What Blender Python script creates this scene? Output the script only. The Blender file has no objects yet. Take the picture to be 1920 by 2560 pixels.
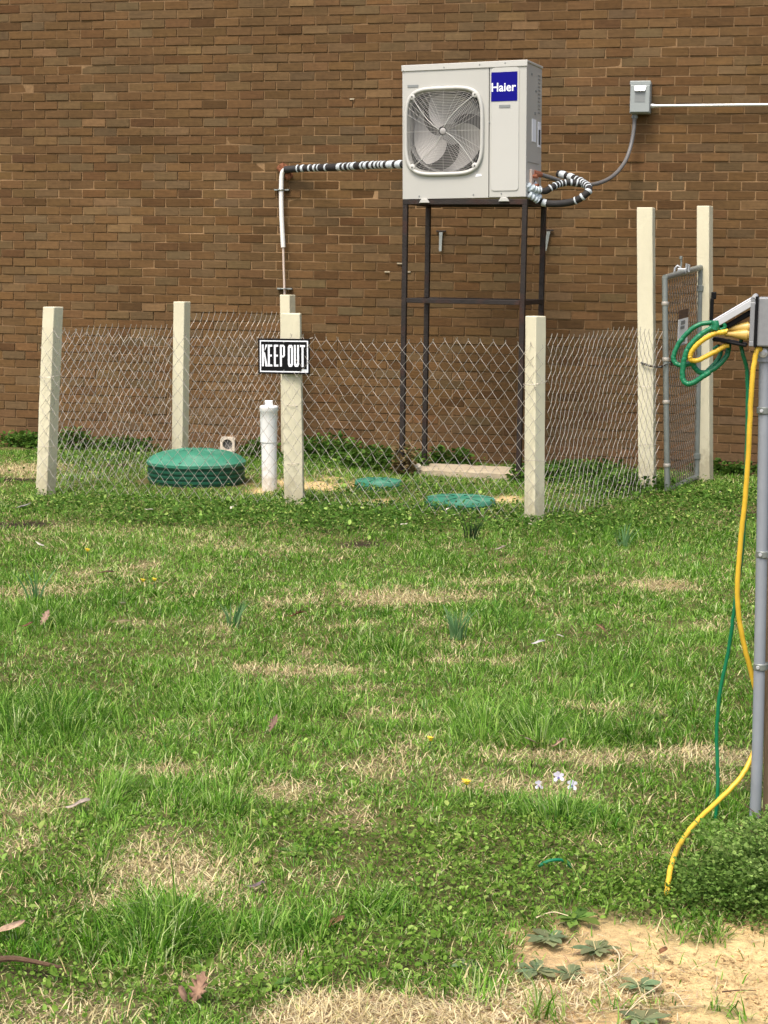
import bpy, bmesh, math, random
import numpy as np
from mathutils import Vector, Matrix

random.seed(7)
rng = np.random.default_rng(11)
scene = bpy.context.scene
C = scene.collection

# ------------------------------------------------------------------ camera, sky, sun, exposure
F_PX, CAM_Y, CAM_H = 4333.94, -13.015, 1.45
R = np.array([[0.9717410149, 0.2356966615, 0.0129028564],
              [0.0456919534, -0.1341902193, -0.9899016267],
              [-0.2315850715, 0.9625175681, -0.1411675807]])
CAM = np.array([0.0, CAM_Y, CAM_H])
cam_data = bpy.data.cameras.new("camera")
cam = bpy.data.objects.new("camera", cam_data)
C.objects.link(cam)
cam_data.sensor_fit = 'VERTICAL'
cam_data.sensor_height = 24.0
cam_data.lens = F_PX * 24.0 / 2560.0
cam_data.clip_start, cam_data.clip_end = 0.05, 500
m = Matrix.Identity(4)
for i in range(3):
    m[i][0], m[i][1], m[i][2], m[i][3] = R[0][i], -R[1][i], -R[2][i], CAM[i]
cam.matrix_world = m
scene.camera = cam

SUN_EL, SUN_AZ = math.radians(60), math.radians(196)
world = bpy.data.worlds.new("World")
scene.world = world
world.use_nodes = True
wn = world.node_tree
sky = wn.nodes.new('ShaderNodeTexSky')
sky.sky_type = 'NISHITA'
sky.sun_disc = False
sky.sun_elevation, sky.sun_rotation = SUN_EL, SUN_AZ
sky.air_density, sky.dust_density, sky.ozone_density = 1.0, 5.0, 0.8
wn.links.new(sky.outputs[0], wn.nodes['Background'].inputs[0])
wn.nodes['Background'].inputs[1].default_value = 0.125
sun_data = bpy.data.lights.new("sun", 'SUN')
sun_data.energy, sun_data.angle, sun_data.color = 1.4, math.radians(20), (1.0, 0.95, 0.87)
sun = bpy.data.objects.new("sun", sun_data)
C.objects.link(sun)
sd = Vector((math.sin(SUN_AZ) * math.cos(SUN_EL), math.cos(SUN_AZ) * math.cos(SUN_EL), math.sin(SUN_EL)))
sun.rotation_euler = sd.to_track_quat('Z', 'Y').to_euler()
sun.location = (0, 0, 20)
scene.view_settings.view_transform = 'Standard'
scene.view_settings.look = 'None'
scene.view_settings.gamma = 1.0
scene.view_settings.exposure = 1.0

# ------------------------------------------------------------------ surveying helpers (photo measurement -> metres)
def ray(x, y):
    return R.T @ np.array([(x - 960) / F_PX, (y - 1280) / F_PX, 1.0])
def P(x, y, Y):                      # point at depth Y behind a measured direction
    d = ray(x, y)
    return Vector(CAM + d * ((Y - CAM_Y) / d[1]))
def G(x, y, z=0.0):                  # point on the ground
    d = ray(x, y)
    return Vector(CAM + d * ((z - CAM_H) / d[2]))
def proj(q):
    v = R @ (np.array(q, float) - CAM)
    return 960 + F_PX * v[0] / v[2], 1280 + F_PX * v[1] / v[2]

# ------------------------------------------------------------------ object helpers
def tag(o, label=None, cat=None, group=None, kind=None):
    if label: o['label'] = label
    if cat: o['category'] = cat
    if group: o['group'] = group
    if kind: o['kind'] = kind
    return o
def thing(name, loc, label, cat, group=None, rot=(0, 0, 0)):
    o = bpy.data.objects.new(name, None)
    o.empty_display_size = 0.1
    C.objects.link(o)
    o.location = loc
    o.rotation_euler = rot
    return tag(o, label, cat, group)
def origin_of(o):
    v = Vector((0, 0, 0))
    while o is not None:
        v += o.location
        o = o.parent
    return v
def copy_tree(o, parent=None):
    c = o.copy(); C.objects.link(c)
    if parent is not None: c.parent = parent
    for ch in list(o.children): copy_tree(ch, c)
    return c

class MB:
    def __init__(self): self.v, self.f, self.mi = [], [], []
    def add(self, verts, faces, mi=0):
        o = len(self.v)
        self.v += [tuple(p) for p in verts]
        self.f += [tuple(i + o for i in f) for f in faces]
        self.mi += [mi] * len(faces)
        return self
    def box(self, c, s, M=None, mi=0):
        c = Vector(c); vs = []
        for z in (-.5, .5):
            for x, y in ((-.5, -.5), (.5, -.5), (.5, .5), (-.5, .5)):
                p = Vector((x * s[0], y * s[1], z * s[2]))
                if M is not None: p = M @ p
                vs.append(c + p)
        return self.add(vs, [(3, 2, 1, 0), (4, 5, 6, 7), (0, 1, 5, 4), (1, 2, 6, 5), (2, 3, 7, 6), (3, 0, 4, 7)], mi)
    def tube(self, pts, r, n=8, mi=0, caps=True):
        pts = [Vector(p) for p in pts]
        rs = r if isinstance(r, (list, tuple)) else [r] * len(pts)
        t0 = (pts[1] - pts[0]).normalized()
        a = Vector((0, 0, 1)) if abs(t0.z) < .9 else Vector((1, 0, 0))
        u = t0.cross(a).normalized()
        rings, tp = [], t0
        for i, p in enumerate(pts):
            t = (pts[min(i + 1, len(pts) - 1)] - pts[max(i - 1, 0)])
            t = t.normalized() if t.length > 1e-9 else tp
            q = tp.rotation_difference(t)
            u = q @ u; u = (u - t * u.dot(t)).normalized(); tp = t
            w = t.cross(u)
            rings.append([p + (u * math.cos(2 * math.pi * k / n) + w * math.sin(2 * math.pi * k / n)) * rs[i] for k in range(n)])
        vs = [p for rg in rings for p in rg]
        fs = []
        for i in range(len(pts) - 1):
            for k in range(n):
                a0, b0 = i * n + k, i * n + (k + 1) % n
                fs.append((a0, b0, b0 + n, a0 + n))
        if caps:
            fs.append(tuple(range(n - 1, -1, -1)))
            fs.append(tuple(range((len(pts) - 1) * n, len(pts) * n)))
        return self.add(vs, fs, mi)
    def lathe(self, prof, c, n=32, mi=0, M=None):
        c = Vector(c); vs = []
        for r, z in prof:
            for k in range(n):
                p = Vector((r * math.cos(2 * math.pi * k / n), r * math.sin(2 * math.pi * k / n), z))
                vs.append(c + (M @ p if M is not None else p))
        fs = []
        for i in range(len(prof) - 1):
            for k in range(n):
                a0, b0 = i * n + k, i * n + (k + 1) % n
                fs.append((a0, b0, b0 + n, a0 + n))
        fs.append(tuple(range(n - 1, -1, -1)))
        fs.append(tuple(range((len(prof) - 1) * n, len(prof) * n)))
        return self.add(vs, fs, mi)
    def prism(self, poly, o, u, v, depth, mi=0):          # poly in (u,v), extruded along -u x v ... towards w
        o, u, v = Vector(o), Vector(u), Vector(v)
        w = u.cross(v).normalized() * depth
        n = len(poly)
        vs = [o + u * a + v * b for a, b in poly] + [o + u * a + v * b + w for a, b in poly]
        fs = [tuple(range(n - 1, -1, -1)), tuple(range(n, 2 * n))]
        fs += [(i, (i + 1) % n, (i + 1) % n + n, i + n) for i in range(n)]
        return self.add(vs, fs, mi)
    def build(self, name, mats, parent=None, smooth=False, bevel=0, local=False, seg=2):
        off = Vector((0, 0, 0)) if (local or parent is None) else origin_of(parent)
        me = bpy.data.meshes.new(name)
        me.from_pydata([(p[0] - off.x, p[1] - off.y, p[2] - off.z) for p in self.v], [], self.f)
        for mt in (mats if isinstance(mats, (list, tuple)) else [mats]): me.materials.append(mt)
        me.polygons.foreach_set('material_index', self.mi)
        if bevel:
            bm = bmesh.new(); bm.from_mesh(me)
            ed = [e for e in bm.edges if len(e.link_faces) == 2 and e.calc_face_angle(0) > .6]
            bmesh.ops.bevel(bm, geom=ed, offset=bevel, segments=seg, profile=.5, affect='EDGES', clamp_overlap=True)
            bm.to_mesh(me); bm.free()
        if smooth:
            me.polygons.foreach_set('use_smooth', [True] * len(me.polygons))
            try: me.set_sharp_from_angle(angle=math.radians(40))
            except Exception: pass
        o = bpy.data.objects.new(name, me)
        C.objects.link(o)
        if parent is not None: o.parent = parent
        return o

def spline(pts, k=8):
    pts = [Vector(p) for p in pts]
    q = [pts[0] * 2 - pts[1]] + pts + [pts[-1] * 2 - pts[-2]]
    out = []
    for i in range(1, len(q) - 2):
        p0, p1, p2, p3 = q[i - 1], q[i], q[i + 1], q[i + 2]
        for j in range(k):
            t = j / k
            out.append(.5 * ((2 * p1) + (p2 - p0) * t + (2 * p0 - 5 * p1 + 4 * p2 - p3) * t * t + (3 * p1 - p0 - 3 * p2 + p3) * t ** 3))
    out.append(pts[-1])
    return out

# ------------------------------------------------------------------ materials
def pm(name, col, rough=.6, metal=0.0, var=.12, vscale=8.0, bump=0.0, bscale=60.0, col2=None, c2scale=6.0, c2lo=.5, c2hi=.62, stretch=None, spec=.5, detail=6):
    mt = bpy.data.materials.new(name); mt.use_nodes = True
    nt = mt.node_tree; N, L = nt.nodes, nt.links
    b = N['Principled BSDF']
    b.inputs['Roughness'].default_value = rough
    b.inputs['Metallic'].default_value = metal
    b.inputs['Specular IOR Level'].default_value = spec
    tc = N.new('ShaderNodeTexCoord')
    src = tc.outputs['Object']
    if stretch:
        mp = N.new('ShaderNodeMapping'); mp.inputs['Scale'].default_value = stretch
        L.new(src, mp.inputs['Vector']); src = mp.outputs[0]
    ns = N.new('ShaderNodeTexNoise'); ns.inputs['Scale'].default_value = vscale; ns.inputs['Detail'].default_value = detail
    L.new(src, ns.inputs['Vector'])
    mr = N.new('ShaderNodeMapRange'); mr.inputs[1].default_value = .3; mr.inputs[2].default_value = .7
    mr.inputs[3].default_value = 1 - var; mr.inputs[4].default_value = 1 + var
    L.new(ns.outputs['Fac'], mr.inputs[0])
    base = N.new('ShaderNodeRGB'); base.outputs[0].default_value = (*col, 1)
    cur = base.outputs[0]
    if col2:
        n2 = N.new('ShaderNodeTexNoise'); n2.inputs['Scale'].default_value = c2scale; n2.inputs['Detail'].default_value = 8
        n2.inputs['Roughness'].default_value = .65
        L.new(src, n2.inputs['Vector'])
        m2 = N.new('ShaderNodeMapRange'); m2.inputs[1].default_value = c2lo; m2.inputs[2].default_value = c2hi
        L.new(n2.outputs['Fac'], m2.inputs[0])
        mx = N.new('ShaderNodeMix'); mx.data_type = 'RGBA'; mx.inputs['B'].default_value = (*col2, 1)
        L.new(m2.outputs[0], mx.inputs['Factor']); L.new(cur, mx.inputs['A'])
        cur = mx.outputs['Result']
    ml = N.new('ShaderNodeMix'); ml.data_type = 'RGBA'; ml.blend_type = 'MULTIPLY'; ml.inputs['Factor'].default_value = 1
    cb = N.new('ShaderNodeCombineColor')
    for i in range(3): L.new(mr.outputs[0], cb.inputs[i])
    L.new(cur, ml.inputs['A']); L.new(cb.outputs[0], ml.inputs['B'])
    L.new(ml.outputs['Result'], b.inputs['Base Color'])
    if bump:
        nb = N.new('ShaderNodeTexNoise'); nb.inputs['Scale'].default_value = bscale; nb.inputs['Detail'].default_value = 5
        L.new(src, nb.inputs['Vector'])
        bp = N.new('ShaderNodeBump'); bp.inputs['Strength'].default_value = bump; bp.inputs['Distance'].default_value = .01
        L.new(nb.outputs['Fac'], bp.inputs['Height']); L.new(bp.outputs[0], b.inputs['Normal'])
    return mt

def add_splash(mt, col, top=.20, amt=.75):
    nt = mt.node_tree; N, L = nt.nodes, nt.links
    b = N['Principled BSDF']; src = b.inputs['Base Color'].links[0].from_socket
    geo = N.new('ShaderNodeNewGeometry'); sx = N.new('ShaderNodeSeparateXYZ'); L.new(geo.outputs['Position'], sx.inputs[0])
    ns = N.new('ShaderNodeTexNoise'); ns.inputs['Scale'].default_value = 22; ns.inputs['Detail'].default_value = 8; ns.inputs['Roughness'].default_value = .7
    L.new(geo.outputs['Position'], ns.inputs['Vector'])
    a = N.new('ShaderNodeMath'); a.operation = 'MULTIPLY_ADD'; a.inputs[1].default_value = -.75; L.new(ns.outputs['Fac'], a.inputs[0]); L.new(sx.outputs['Z'], a.inputs[2])
    mr = N.new('ShaderNodeMapRange'); mr.inputs[1].default_value = top - .42; mr.inputs[2].default_value = top - .58; mr.inputs[3].default_value = 0; mr.inputs[4].default_value = amt
    L.new(a.outputs[0], mr.inputs[0])
    mx = N.new('ShaderNodeMix'); mx.data_type = 'RGBA'; mx.inputs['B'].default_value = (*col, 1)
    L.new(mr.outputs[0], mx.inputs['Factor']); L.new(src, mx.inputs['A']); L.new(mx.outputs['Result'], b.inputs['Base Color'])

def leaf_mat(name, trans=.3, rough=.55, spec=.35):
    mt = bpy.data.materials.new(name); mt.use_nodes = True
    nt = mt.node_tree; N, L = nt.nodes, nt.links
    b = N['Principled BSDF']; b.inputs['Roughness'].default_value = rough
    b.inputs['Specular IOR Level'].default_value = spec
    at = N.new('ShaderNodeAttribute'); at.attribute_name = 'col'
    L.new(at.outputs['Color'], b.inputs['Base Color'])
    if name == 'leaf_brown':
        geo = N.new('ShaderNodeNewGeometry'); ns = N.new('ShaderNodeTexNoise'); ns.inputs['Scale'].default_value = 70; ns.inputs['Detail'].default_value = 6
        L.new(geo.outputs['Position'], ns.inputs['Vector'])
        mr = N.new('ShaderNodeMapRange'); mr.inputs[1].default_value = .3; mr.inputs[2].default_value = .7; mr.inputs[3].default_value = .55; mr.inputs[4].default_value = 1.35
        L.new(ns.outputs['Fac'], mr.inputs[0])
        cb = N.new('ShaderNodeCombineColor')
        for i in range(3): L.new(mr.outputs[0], cb.inputs[i])
        ml = N.new('ShaderNodeMix'); ml.data_type = 'RGBA'; ml.blend_type = 'MULTIPLY'; ml.inputs['Factor'].default_value = 1
        L.new(at.outputs['Color'], ml.inputs['A']); L.new(cb.outputs[0], ml.inputs['B']); L.new(ml.outputs['Result'], b.inputs['Base Color'])
        bp = N.new('ShaderNodeBump'); bp.inputs['Strength'].default_value = .6; bp.inputs['Distance'].default_value = .004
        L.new(ns.outputs['Fac'], bp.inputs['Height']); L.new(bp.outputs[0], b.inputs['Normal'])
    tr = N.new('ShaderNodeBsdfTranslucent'); L.new(at.outputs['Color'], tr.inputs['Color'])
    mx = N.new('ShaderNodeMixShader'); mx.inputs[0].default_value = trans
    L.new(b.outputs[0], mx.inputs[1]); L.new(tr.outputs[0], mx.inputs[2])
    L.new(mx.outputs[0], N['Material Output'].inputs['Surface'])
    return mt

def brick_mat():
    mt = bpy.data.materials.new('brick'); mt.use_nodes = True
    nt = mt.node_tree; N, L = nt.nodes, nt.links
    b = N['Principled BSDF']; b.inputs['Roughness'].default_value = .9; b.inputs['Specular IOR Level'].default_value = .2
    at = N.new('ShaderNodeAttribute'); at.attribute_name = 'col'
    geo = N.new('ShaderNodeNewGeometry')
    mp = N.new('ShaderNodeMapping'); mp.inputs['Scale'].default_value = (5, 5, 95)
    L.new(geo.outputs['Position'], mp.inputs['Vector'])
    ns = N.new('ShaderNodeTexNoise'); ns.inputs['Scale'].default_value = 1.0; ns.inputs['Detail'].default_value = 4; ns.inputs['Roughness'].default_value = .7
    L.new(mp.outputs[0], ns.inputs['Vector'])
    n2 = N.new('ShaderNodeTexNoise'); n2.inputs['Scale'].default_value = 30; n2.inputs['Detail'].default_value = 6
    L.new(geo.outputs['Position'], n2.inputs['Vector'])
    ad = N.new('ShaderNodeMath'); ad.operation = 'ADD'; L.new(ns.outputs['Fac'], ad.inputs[0]); L.new(n2.outputs['Fac'], ad.inputs[1])
    mr = N.new('ShaderNodeMapRange'); mr.inputs[1].default_value = .7; mr.inputs[2].default_value = 1.3; mr.inputs[3].default_value = .80; mr.inputs[4].default_value = 1.20
    L.new(ad.outputs[0], mr.inputs[0])
    cb = N.new('ShaderNodeCombineColor')
    for i in range(3): L.new(mr.outputs[0], cb.inputs[i])
    ml = N.new('ShaderNodeMix'); ml.data_type = 'RGBA'; ml.blend_type = 'MULTIPLY'; ml.inputs['Factor'].default_value = 1
    L.new(at.outputs['Color'], ml.inputs['A']); L.new(cb.outputs[0], ml.inputs['B'])
    m3 = N.new('ShaderNodeMapping'); m3.inputs['Scale'].default_value = (1.6, 1.6, .42)
    L.new(geo.outputs['Position'], m3.inputs['Vector'])
    n3 = N.new('ShaderNodeTexNoise'); n3.inputs['Scale'].default_value = 1.0; n3.inputs['Detail'].default_value = 5; n3.inputs['Roughness'].default_value = .6
    L.new(m3.outputs[0], n3.inputs['Vector'])
    r3 = N.new('ShaderNodeMapRange'); r3.inputs[1].default_value = .3; r3.inputs[2].default_value = .7; r3.inputs[3].default_value = .87; r3.inputs[4].default_value = 1.13
    L.new(n3.outputs['Fac'], r3.inputs[0])
    c3 = N.new('ShaderNodeCombineColor')
    for i in range(3): L.new(r3.outputs[0], c3.inputs[i])
    m4 = N.new('ShaderNodeMix'); m4.data_type = 'RGBA'; m4.blend_type = 'MULTIPLY'; m4.inputs['Factor'].default_value = 1
    L.new(ml.outputs['Result'], m4.inputs['A']); L.new(c3.outputs[0], m4.inputs['B'])
    L.new(m4.outputs['Result'], b.inputs['Base Color'])
    bp = N.new('ShaderNodeBump'); bp.inputs['Strength'].default_value = .4; bp.inputs['Distance'].default_value = .004
    L.new(ad.outputs[0], bp.inputs['Height']); L.new(bp.outputs[0], b.inputs['Normal'])
    return mt

def attr_mat(name, nscale=40, var=.25, rough=.95, bump=.6, bdist=.02):
    mt = bpy.data.materials.new(name); mt.use_nodes = True
    nt = mt.node_tree; N, L = nt.nodes, nt.links
    b = N['Principled BSDF']; b.inputs['Roughness'].default_value = rough; b.inputs['Specular IOR Level'].default_value = .15
    at = N.new('ShaderNodeAttribute'); at.attribute_name = 'col'
    geo = N.new('ShaderNodeNewGeometry')
    ns = N.new('ShaderNodeTexNoise'); ns.inputs['Scale'].default_value = nscale; ns.inputs['Detail'].default_value = 9; ns.inputs['Roughness'].default_value = .7
    L.new(geo.outputs['Position'], ns.inputs['Vector'])
    mr = N.new('ShaderNodeMapRange'); mr.inputs[1].default_value = .3; mr.inputs[2].default_value = .7; mr.inputs[3].default_value = 1 - var; mr.inputs[4].default_value = 1 + var
    L.new(ns.outputs['Fac'], mr.inputs[0])
    cb = N.new('ShaderNodeCombineColor')
    for i in range(3): L.new(mr.outputs[0], cb.inputs[i])
    ml = N.new('ShaderNodeMix'); ml.data_type = 'RGBA'; ml.blend_type = 'MULTIPLY'; ml.inputs['Factor'].default_value = 1
    L.new(at.outputs['Color'], ml.inputs['A']); L.new(cb.outputs[0], ml.inputs['B'])
    L.new(ml.outputs['Result'], b.inputs['Base Color'])
    bp = N.new('ShaderNodeBump'); bp.inputs['Strength'].default_value = bump; bp.inputs['Distance'].default_value = bdist
    L.new(ns.outputs['Fac'], bp.inputs['Height']); L.new(bp.outputs[0], b.inputs['Normal'])
    return mt

M = dict(
    brick=brick_mat(), mortar=attr_mat('mortar', 55, .22, .95, .5, .006), soil=attr_mat('soil', 26, .35, .97, .9, .025),
    leaf=leaf_mat('leaf_green', .35, .6, .18), straw=leaf_mat('straw_dry', .2, .7, .2), litter=leaf_mat('leaf_brown', .12, .75, .2),
    post=pm('cream_paint', (.645, .60, .43), .6, 0, .06, 5, .25, 40, (.46, .41, .27), 9, .58, .88, (1, 1, .35)),
    wire=pm('galvanized_wire', (.46, .415, .355), .5, .45, .2, 20),
    steel_pipe=pm('galvanized_pipe', (.25, .27, .25), .45, .5, .12, 12),
    rust=pm('rusted_steel', (.022, .016, .013), .65, .25, .3, 14, .3, 80, (.05, .018, .010), 5, .50, .68),
    white_plastic=pm('white_pvc', (.80, .80, .78), .38, 0, .03, 6),
    white_paint=pm('white_paint', (.82, .80, .76), .5, 0, .03, 6),
    ac=pm('ac_beige', (.47, .465, .425), .42, 0, .025, 3),
    ac_lid=pm('ac_beige_lid', (.51, .505, .465), .4, 0, .02, 3),
    ac_wire=pm('grille_wire', (.44, .425, .40), .5, 0, .03, 5),
    fan=pm('fan_plastic', (.36, .345, .325), .45, 0, .05, 5),
    dark=pm('dark_recess', (.085, .082, .078), .8, 0, .1, 9),
    coil=pm('fin_coil', (.27, .265, .255), .6, .3, .2, 40),
    blue=pm('logo_blue', (.003, .002, .20), .45, 0, .03, 5, spec=.15),
    white_print=pm('white_print', (.86, .88, .92), .5, 0, .02, 5),
    black=pm('black_enamel', (.006, .006, .0065), .5, 0, .1, 7, spec=.15),
    rubber=pm('black_foam', (.018, .016, .015), .75, 0, .2, 30),
    tape=pm('white_tape', (.55, .60, .62), .45, 0, .12, 25),
    foam=pm('pale_foam', (.46, .52, .55), .6, 0, .12, 25),
    copper=pm('copper_pipe', (.42, .16, .09), .45, .6, .2, 20),
    pinkish=pm('beige_pipe', (.62, .50, .42), .5, 0, .06, 10),
    rustspot=pm('rust_sealant', (.22, .075, .03), .8, 0, .3, 30),
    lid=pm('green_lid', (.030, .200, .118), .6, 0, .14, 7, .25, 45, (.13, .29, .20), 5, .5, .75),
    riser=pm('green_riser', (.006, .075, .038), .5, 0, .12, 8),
    concrete=pm('concrete', (.42, .35, .235), .9, 0, .15, 12, .5, 60, (.30, .27, .20), 4, .5, .7),
    stone=pm('pale_stone', (.62, .54, .43), .9, 0, .15, 20, .5, 50),
    gate_wire=pm('gate_wire', (.20, .165, .13), .6, .4, .3, 30),
    box_gray=pm('gray_box', (.32, .35, .34), .45, .15, .05, 7),
    box_dark=pm('gray_box_dark', (.24, .255, .25), .5, .15, .08, 7),
    outlet=pm('outlet_gray', (.24, .245, .25), .5, .15, .07, 90),
    lidmetal=pm('flap_metal', (.62, .63, .65), .35, .45, .06, 20),
    conduit=pm('gray_conduit', (.27, .29, .32), .5, .1, .07, 15),
    latch_metal=pm('latch_metal', (.40, .41, .42), .4, .5, .2, 30),
    emt=pm('emt_conduit', (.74, .74, .72), .32, .55, .04, 10),
    whip=pm('gray_whip', (.13, .125, .12), .5, 0, .08, 40),
    gcord=pm('green_cord', (.004, .155, .062), .38, 0, .1, 30),
    ycord=pm('yellow_cord', (.70, .44, .035), .42, 0, .08, 30),
    plug=pm('yellow_plug', (.60, .40, .10), .35, 0, .1, 30),
    wood=pm('weathered_wood', (.24, .16, .09), .85, 0, .3, 6, .5, 40, None, 6, .5, .62, (8, 8, .6)),
    bark=pm('twig_bark', (.10, .055, .03), .9, 0, .3, 30, .5, 80),
)

add_splash(M['post'], (.36, .31, .19), .28, .55)
add_splash(M['white_plastic'], (.42, .33, .20), .20, .55)

def set_cols(me, cols):
    a = me.color_attributes.new('col', 'FLOAT_COLOR', 'POINT')
    c4 = np.ones((len(cols), 4), np.float32); c4[:, :3] = cols
    a.data.foreach_set('color', c4.ravel())

def np_mesh(name, V, faces_flat, loop_tot, cols, mat, parent=None, smooth=True):
    """V (n,3), faces_flat flat vertex indices, loop_tot per-face loop counts."""
    me = bpy.data.meshes.new(name)
    off = np.array(origin_of(parent)) if parent is not None else np.zeros(3)
    me.vertices.add(len(V)); me.vertices.foreach_set('co', (V - off).astype(np.float32).ravel())
    me.loops.add(len(faces_flat)); me.loops.foreach_set('vertex_index', faces_flat.astype(np.int32))
    me.polygons.add(len(loop_tot))
    st = np.concatenate([[0], np.cumsum(loop_tot)[:-1]]).astype(np.int32)
    me.polygons.foreach_set('loop_start', st)
    me.polygons.foreach_set('use_smooth', np.full(len(loop_tot), bool(smooth)))
    me.update(calc_edges=True)
    set_cols(me, cols)
    me.materials.append(mat)
    o = bpy.data.objects.new(name, me); C.objects.link(o)
    if parent is not None: o.parent = parent
    return o

# ------------------------------------------------------------------ numeric noise and ground fields
def vnoise(x, y, s, seed):
    x = np.asarray(x) / s + seed * 17.3; y = np.asarray(y) / s + seed * 9.1
    xi, yi = np.floor(x).astype(np.int64), np.floor(y).astype(np.int64)
    fx, fy = x - xi, y - yi
    fx, fy = fx * fx * (3 - 2 * fx), fy * fy * (3 - 2 * fy)
    def h(a, b):
        n = (a * 374761393 + b * 668265263 + seed * 1442695) & 0xffffffff
        n = ((n ^ (n >> 13)) * 1274126177) & 0xffffffff
        return ((n ^ (n >> 16)) & 0xffff) / 65535.0
    return (h(xi, yi) * (1 - fx) + h(xi + 1, yi) * fx) * (1 - fy) + (h(xi, yi + 1) * (1 - fx) + h(xi + 1, yi + 1) * fx) * fy
def fbm(x, y, s, seed, n=3):
    t, a, w = 0, 1.0, 0
    for i in range(n):
        t = t + a * vnoise(x, y, s / 2 ** i, seed + i); w += a; a *= .55
    return t / w

LAT = np.array([R[0][0], R[0][1]]); LAT /= np.linalg.norm(LAT)
FWD = np.array([R[2][0], R[2][1]]); FWD /= np.linalg.norm(FWD)
def ellipses(lst):
    out = []
    for cx, cy, rx, ry, v in lst:
        c = G(cx, cy); a = (G(cx + rx, cy) - G(cx - rx, cy)).length / 2
        b = (G(cx, cy - ry) - G(cx, cy + ry)).length / 2
        out.append((c.x, c.y, a, b, v))
    return out
def field(x, y, ells, edge=2.0, warp=.35, seed=3):
    f = np.zeros_like(x)
    wx = (fbm(x, y, .22, seed) - .5) * 2 * warp; wy = (fbm(x, y, .22, seed + 40) - .5) * 2 * warp
    for cx, cy, a, b, v in ells:
        dx, dy = x - cx, y - cy
        u = (dx * LAT[0] + dy * LAT[1]) / a + wx * 1.6; w = (dx * FWD[0] + dy * FWD[1]) / b + wy * 1.6
        f = np.maximum(f, v * np.exp(-(u * u + w * w) ** edge))
    return f

DIRT = ellipses([(1740, 2440, 330, 105, 1), (1930, 2480, 260, 150, 1), (1560, 2370, 160, 60, .9), (1330, 2510, 230, 50, .75), (1050, 2545, 330, 45, .8),
                 (1500, 2560, 300, 50, .8), (820, 2575, 200, 30, .6),
                 (790, 1212, 110, 18, .62), (1240, 1252, 60, 12, .6), (960, 1250, 90, 8, .5), (660, 1224, 50, 10, .6), (1390, 2400, 150, 75, .72)])
DRY = ellipses([(960, 1492, 170, 22, 1), (720, 1508, 90, 10, .9), (1640, 1465, 90, 14, .95), (1270, 1455, 170, 8, .6), (1130, 1490, 130, 12, .7),
                (760, 1678, 200, 16, 1), (620, 1668, 70, 9, .9), (900, 1725, 90, 10, .5), (1580, 1890, 340, 22, .95), (1260, 1895, 130, 20, .6), (400, 1935, 130, 24, 1), (690, 1990, 120, 24, .95), (560, 1945, 120, 14, .7),
                (430, 2190, 190, 90, .95), (300, 2260, 140, 50, .8), (560, 2230, 120, 50, .7), (90, 2030, 130, 50, .6), (60, 2110, 90, 40, .7), (120, 1480, 160, 14, .6), (360, 1330, 420, 30, .35),
                (250, 1440, 120, 14, .5), (640, 1370, 260, 24, .4), (1100, 1620, 130, 16, .5), (1300, 1640, 120, 12, .5), (560, 1540, 60, 14, .4), (150, 1790, 140, 20, .6),
                (640, 2390, 150, 50, .6), (130, 2540, 220, 60, .7), (460, 2440, 120, 30, .5), (60, 1175, 90, 16, .9), (1480, 1450, 60, 8, .5), (330, 1560, 60, 10, .5), (1800, 1570, 100, 14, .3),
                (1000, 2540, 420, 50, 1), (1400, 2480, 260, 60, .7), (820, 2210, 160, 20, .3), (930, 1930, 160, 24, .5), (1150, 1940, 120, 20, .45)])
TALL = ellipses([(100, 1810, 190, 60, 1), (1280, 1835, 190, 40, 1.1), (1520, 1850, 150, 30, .9), (370, 2340, 150, 55, 1.2), (700, 2340, 120, 40, .8), (960, 2270, 60, 40, .9), (270, 2010, 50, 40, 1),
                 (520, 2010, 180, 40, .7), (1000, 1630, 150, 24, .6), (620, 1760, 240, 40, .55), (1500, 1700, 200, 50, .4), (1400, 2040, 110, 40, .8), (260, 2180, 40, 60, .9), (1210, 2470, 70, 30, .8), (1360, 2530, 50, 22, .7), (600, 2130, 60, 40, .6), (1100, 1400, 100, 12, .6), (1560, 1340, 150, 14, .6), (1200, 1560, 120, 30, .5), (100, 1560, 150, 40, .6)])
COVER = ellipses([(1250, 2180, 330, 130, 1), (960, 2400, 260, 90, .8), (1500, 2230, 200, 90, 1), (560, 2480, 260, 60, .75), (120, 2490, 160, 60, .7), (1300, 1310, 500, 30, .7), (700, 1300, 500, 30, .9), (1750, 1260, 260, 40, .7),
                  (860, 1290, 260, 26, 1), (250, 1270, 240, 24, .5), (1480, 1200, 120, 50, .8), (1020, 1230, 140, 20, .6), (220, 2140, 200, 60, .4), (800, 2080, 200, 60, .6), (120, 2320, 130, 60, .5), (1640, 2060, 100, 60, .6), (880, 1140, 150, 26, .8), (300, 1150, 200, 20, .6)])
MUD = ellipses([(40, 1312, 110, 12, 1), (900, 1356, 75, 9, .9), (40, 1197, 90, 6, 1), (1880, 1285, 50, 6, .9), (300, 1165, 50, 8, .9), (80, 2440, 100, 12, .7), (1180, 1290, 120, 16, .6)])

def dryf(x, y):
    d = field(x, y, DRY, 1.5, .4)
    n = np.clip((fbm(x, y, .22, 410) - .60) * 6, 0, 1) * np.clip((vnoise(x, y, 1.1, 415) - .25) * 2, 0, 1)
    n = n * np.where((y > -4.0), .35, .65)
    return np.maximum(d, n)

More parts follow.
